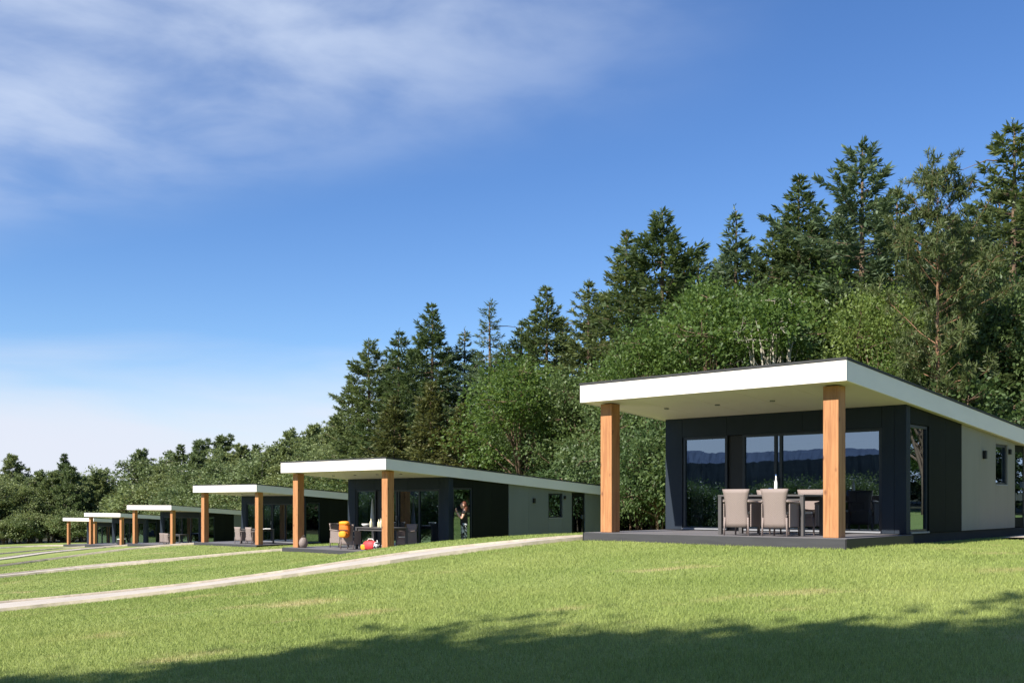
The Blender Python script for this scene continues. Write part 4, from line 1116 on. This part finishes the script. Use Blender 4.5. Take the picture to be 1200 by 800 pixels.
# rucksack hung on the chair back (back of that chair faces the lawn)
rk = empty('rucksack', cw(1, -2.24, 0.02, 0.66), CAB[1][3] + 0.35)
vs, fs = blob(0.20, 0.12, 0.27, 1); MB().add(vs, fs, True).build('body', M['orange_cloth'], rk)
vs, fs = blob(0.15, 0.06, 0.11, 2); MB().add(move(vs, (0, -0.12, -0.14)), fs, True).build('front_pocket', M['amber_cloth'], rk)
vs, fs = blob(0.19, 0.13, 0.07, 3); MB().add(move(vs, (0, -0.01, 0.23)), fs, True).build('lid', M['amber_cloth'], rk)
MB().box(-0.19, 0.19, -0.135, -0.115, -0.02, 0.01).build('strap', M['dark_cloth'], rk)
for sx in (-0.1, 0.1): MB().tube([(sx, 0.1, 0.2), (sx * 1.1, 0.17, 0.1), (sx * 1.1, 0.15, -0.15)], 0.018, 6).build('strap', M['dark_cloth'], rk)
tag(rk, 'bright orange rucksack hanging on the back of a wicker chair', 'rucksack')
# red bag and the wheel-shaped cool bag beside it
rb = empty('red_bag', cw(1, -0.98, 0.10, 0.17), CAB[1][3] + 0.2)
vs, fs = blob(0.27, 0.16, 0.165, 5, 0.1); MB().add(vs, fs, True).build('body', M['red_cloth'], rb)
MB().tube([(-0.15, 0, 0.13), (-0.08, 0, 0.22), (0.08, 0, 0.22), (0.15, 0, 0.13)], 0.014, 6).build('handle', M['white_thing'], rb)
vs, fs = blob(0.10, 0.03, 0.09, 6); MB().add(move(vs, (-0.2, -0.14, -0.05)), fs, True).build('front_pocket', M['amber_cloth'], rb)
tag(rb, 'red holdall lying on the deck close to the timber post', 'bag')
sb = empty('speckled_bag', cw(1, -0.56, 0.02, 0.16), CAB[1][3] - 0.3)
vs, fs = blob(0.13, 0.13, 0.155, 8, 0.08, power=0.95); MB().add(vs, fs, True).build('body', M['patterned_cloth'], sb)
MB().tube([(-0.06, 0, 0.14), (0, 0, 0.2), (0.06, 0, 0.14)], 0.01, 6).build('handle', M['white_thing'], sb)
tag(sb, 'small black and white speckled bag leaning by the red holdall', 'bag')
# round grey pouffe by the far post of the second cabin
pf = empty('floor_lantern', cw(1, -4.48, -0.02, 0.0)); pf.scale = (0.85, 0.85, 0.85)
MB().lathe([(0.10, 0.003), (0.17, 0.08), (0.19, 0.2), (0.16, 0.32), (0.10, 0.40), (0.07, 0.42)], n=18).build('body', M['wicker'], pf)
MB().tube([(-0.08, 0, 0.41), (-0.05, 0, 0.5), (0.05, 0, 0.5), (0.08, 0, 0.41)], 0.008, 6).build('handle', M['metal_grey'], pf)
tag(pf, 'round grey wicker lantern on the deck at the foot of a timber post', 'lantern')
# closed parasol standing behind the rucksack
pa = empty('closed_parasol', cw(1, -2.62, 1.55, 0.0))
MB().lathe([(0.2, 0.003), (0.2, 0.05), (0.03, 0.07)], n=16).build('base', M['metal_grey'], pa)
MB().tube([(0, 0, 0.05), (0, 0, 1.75)], 0.02, 8).build('pole', M['metal_grey'], pa)
MB().lathe([(0.05, 0.62), (0.085, 0.7), (0.07, 1.0), (0.045, 1.4), (0.02, 1.72)], n=10).build('canopy', M['curtain'], pa)
tag(pa, 'slim grey closed parasol standing behind the orange rucksack', 'parasol')
o = MB().lathe([(0.05, 0), (0.12, 0.05), (0.15, 0.11), (0.14, 0.11), (0.10, 0.05)]).build('bowl', M['white_thing']); o.location = cw(1, -2.25, 0.95, TZ); tag(o, 'white bowl on the end of the second cabin table', 'bowl')
o = empty('storage_box', cw(4, -1.2, 0.8, 0.0), CAB[4][3])
MB().box(-0.3, 0.3, -0.25, 0.25, 0.003, 0.5).build('body', M['dark_cloth'], o, 0.02); MB().box(-0.32, 0.32, -0.27, 0.27, 0.502, 0.56).build('lid', M['white_thing'], o, 0.01)
tag(o, 'small box with a white lid on the deck of the fifth cabin', 'box')


# ------------------------------------------------------------------ person
def skin_mesh(name, verts, edges, rads, material, parent, root=0, sub=2):
    me = bpy.data.meshes.new(name); me.from_pydata(verts, edges, []); me.update()
    o = link(name, me, material, parent)
    m = o.modifiers.new('skin', 'SKIN'); m.use_smooth_shade = True
    sv = me.skin_vertices[0].data
    for i, q in enumerate(rads):
        sv[i].radius = (q, q) if not hasattr(q, '__len__') else q
        sv[i].use_root = (i == root)
    s = o.modifiers.new('sub', 'SUBSURF'); s.levels = sub; s.render_levels = sub
    return o


def make_person():
    """standing, faces -x in her own frame, near arm raised to the face"""
    p = empty('person')
    # pelvis root; legs, spine, neck, head
    V = [(0, 0, 0.92), (0, 0, 1.08), (-0.005, 0, 1.24), (0, 0, 1.37), (0.0, 0, 1.44), (-0.015, 0, 1.505),
         (0.0, 0.09, 0.86), (-0.02, 0.10, 0.48), (0.01, 0.105, 0.09), (-0.14, 0.115, 0.035),
         (0.0, -0.09, 0.86), (0.015, -0.10, 0.48), (0.05, -0.105, 0.09), (-0.10, -0.115, 0.035),
         (0.0, 0.16, 1.36), (-0.11, 0.20, 1.13), (-0.24, 0.16, 1.33),
         (0.0, -0.16, 1.36), (-0.10, -0.22, 1.12), (-0.25, -0.14, 1.34)]
    E = [(0, 1), (1, 2), (2, 3), (3, 4), (4, 5), (0, 6), (6, 7), (7, 8), (8, 9), (0, 10), (10, 11), (11, 12), (12, 13), (3, 14), (14, 15), (15, 16), (3, 17), (17, 18), (18, 19)]
    R = [(0.125, 0.15), (0.105, 0.125), (0.115, 0.14), (0.10, 0.12), 0.05, 0.052, 0.085, 0.058, 0.038, 0.03, 0.085, 0.058, 0.038, 0.03, 0.052, 0.038, 0.026, 0.052, 0.038, 0.026]
    skin_mesh('body', V, E, R, M['skin'], p)
    # head with brow, nose and chin
    vs, fs = blob(0.092, 0.074, 0.118, 1, 0.0, 20, 14, 1.0); vv = []
    for x, y, z in vs:
        if x < 0:
            nose = math.exp(-((y / 0.016) ** 2) - (((z + 0.012) / 0.028) ** 2)) * 0.022
            brow = math.exp(-((z - 0.028) / 0.02) ** 2) * 0.004; chin = math.exp(-((z + 0.092) / 0.03) ** 2 - (y / 0.03) ** 2) * 0.016
            eye = sum(math.exp(-((y - q) / 0.016) ** 2 - ((z - 0.006) / 0.014) ** 2) for q in (-0.032, 0.032)) * 0.006
            x -= nose + brow + chin - eye
        vv.append((x, y, z))
    hd = MB().add(move(vv, (-0.03, 0, 1.575)), fs, True).build('head', M['skin'], p)
    for sy in (-1, 1):
        e, f = blob(0.012, 0.008, 0.007, 3, 0, 8, 6, 1.0); MB().add(move(e, (-0.112, sy * 0.032, 1.581)), f, True).build('eye', M['dark_cloth'], hd)
        e, f = blob(0.02, 0.01, 0.03, 4, 0, 10, 6, 1.0); MB().add(move(e, (-0.02, sy * 0.078, 1.575)), f, True).build('ear', M['skin'], hd)
    e, f = blob(0.006, 0.022, 0.006, 5, 0, 8, 6, 1.0); MB().add(move(e, (-0.117, 0, 1.525)), f, True).build('mouth', M['red_cloth'], hd)
    vs, fs = blob(0.105, 0.09, 0.115, 7, 0.03, 20, 12, 1.0)
    hv = [(x + 0.012 + (0.05 if (x < -0.03 and z < 0.045) else 0), y, z) for x, y, z in vs]
    hr = MB().add(move(hv, (-0.015, 0, 1.60)), fs, True); vs, fs = blob(0.06, 0.07, 0.13, 9, 0.05, 14, 10, 0.9); hr.add(move(vs, (0.065, 0, 1.47)), fs, True)
    hr.build('hair', M['hair_red'], p)
    # clothes follow the body
    skin_mesh('top', [(0, 0, 0.83), (0, 0, 1.08), (-0.005, 0, 1.24), (0, 0, 1.37), (0, 0, 1.425), (0, 0.165, 1.355), (-0.045, 0.185, 1.265), (0, -0.165, 1.355), (-0.045, -0.185, 1.265)],
              [(0, 1), (1, 2), (2, 3), (3, 4), (3, 5), (5, 6), (3, 7), (7, 8)], [(0.165, 0.19), (0.135, 0.158), (0.138, 0.165), (0.118, 0.14), 0.062, 0.067, 0.064, 0.067, 0.064], M['black_top'], p)
    skin_mesh('trousers', [(0, 0, 1.02), (0, 0, 0.90), (0.0, 0.09, 0.84), (-0.02, 0.10, 0.48), (0.01, 0.105, 0.12), (0.0, -0.09, 0.84), (0.015, -0.10, 0.48), (0.05, -0.105, 0.12)],
              [(0, 1), (1, 2), (2, 3), (3, 4), (1, 5), (5, 6), (6, 7)], [(0.13, 0.155), (0.14, 0.165), 0.105, 0.088, 0.082, 0.105, 0.088, 0.082], M['patterned_cloth'], p)
    for (x, y) in ((-0.04, 0.11), (0.0, -0.11)):
        vs, fs = blob(0.135, 0.048, 0.042, 2, 0.02, 14, 8, 0.85); MB().add(move(vs, (x - 0.03, y, 0.044)), fs, True).build('shoe', M['dark_cloth'], p)
    # hands: palm, four fingers and a thumb, loosely curled
    for hx, hy, hz in ((-0.24, 0.16, 1.33), (-0.25, -0.14, 1.34)):
        sgn = 1 if hy > 0 else -1
        V = [(hx, hy, hz), (hx - 0.02, hy - sgn * 0.01, hz + 0.045), (hx - 0.03, hy - sgn * 0.015, hz + 0.085)]; E = [(0, 1), (1, 2)]; R = [0.024, 0.03, 0.026]
        for q in range(4):
            b = len(V); o_ = (q - 1.5) * 0.021; l = (0.034, 0.04, 0.038, 0.03)[q]
            V += [(hx - 0.032 + o_ * 0.5, hy - sgn * 0.018 + o_, hz + 0.10), (hx - 0.03 + o_ * 0.5, hy - sgn * 0.035 + o_, hz + 0.10 + l), (hx - 0.012 + o_ * 0.5, hy - sgn * 0.055 + o_, hz + 0.11 + l)]
            E += [(2, b), (b, b + 1), (b + 1, b + 2)]; R += [0.0095, 0.009, 0.008]
        b = len(V); V += [(hx + 0.0, hy - sgn * 0.035, hz + 0.055), (hx + 0.005, hy - sgn * 0.055, hz + 0.085)]; E += [(1, b), (b, b + 1)]; R += [0.011, 0.009]
        skin_mesh('hand', V, E, R, M['skin'], p, sub=1)
    return p


pe = make_person()
pw = cw(1, 0.62, 2.85)
pe.location = (pw[0], pw[1], float(ground(pw[0], pw[1]))); pe.rotation_euler = (0, 0, 0.15)
tag(pe, 'person in black top and patterned trousers, arms raised to the face beside the cabin', 'person')


# ------------------------------------------------------------------ grass
def near_path(x, y):
    m = np.zeros(x.shape, bool)
    for P, hw in PATHS:
        for i in range(0, len(x), 20000):
            sl = slice(i, i + 20000); q = P[::2]
            bb = (x[sl] > q[:, 0].min() - 2) & (x[sl] < q[:, 0].max() + 2) & (y[sl] > q[:, 1].min() - 2) & (y[sl] < q[:, 1].max() + 2)
            ix = np.where(bb)[0]
            if len(ix) == 0: continue
            d = np.sqrt((x[sl][ix][:, None] - q[None, :, 0]) ** 2 + (y[sl][ix][:, None] - q[None, :, 1]) ** 2) - hw[::2][None]
            m[i + ix] |= d.min(1) < 0.05
    return m


def grass_band(y0, y1, per_m2, hgt, wid, r):
    """blades over the lawn between two distances, over the whole width the lawn has around the viewpoint"""
    slope = 0.62; x_mid = lambda y: slope * y + 1.5
    area = (slope * (y0 + y1) + 3) * (y1 - y0); n = int(area * per_m2)
    y = np.sqrt(r.uniform(y0 ** 2, y1 ** 2, n)); x = r.uniform(-1, 1, n) * x_mid(y)
    # tufts: pull blades a little towards random centres
    keep = ~near_path(x, y) & ~in_cabin(x, y, 0.0) & (wood_depth(x, y) < 1.0)
    x, y = x[keep], y[keep]; n = len(x)
    patch = 0.75 + 0.35 * np.sin(x * 1.3 + np.sin(y * 0.9) * 1.7) * np.cos(y * 1.1 + np.sin(x * 0.7))
    h = hgt * r.uniform(0.55, 1.35, n) * (0.75 + 0.4 * patch); w = wid * r.uniform(0.7, 1.3, n)
    a = r.uniform(0, 2 * np.pi, n); lean = r.normal(0, 0.42, (n, 2)) * h[:, None]
    z = ground(x, y) - 0.004
    s = np.stack([np.cos(a), np.sin(a), np.zeros(n)], 1) * (w / 2)[:, None]
    b = np.stack([x, y, z], 1); t = b + np.concatenate([lean, h[:, None]], 1)
    return np.stack([b - s, b + s, t], 1).reshape(-1, 3)


def build_grass():
    r = np.random.default_rng(3)
    V = [grass_band(5.0, 9.0, 2600, 0.046, 0.0065, r), grass_band(9.0, 14.0, 2000, 0.042, 0.008, r), grass_band(14.0, 22.0, 1250, 0.036, 0.010, r), grass_band(22.0, 36.0, 420, 0.034, 0.016, r), grass_band(36.0, 64.0, 110, 0.036, 0.030, r)]
    V = np.concatenate(V); print('grass blades', len(V) // 3)
    o = link('grass', quads_mesh('grass', V, 3), M['grass_blades'])
    tag(o, 'short mown grass blades covering the sloping lawn', 'grass', kind='stuff')


build_grass()
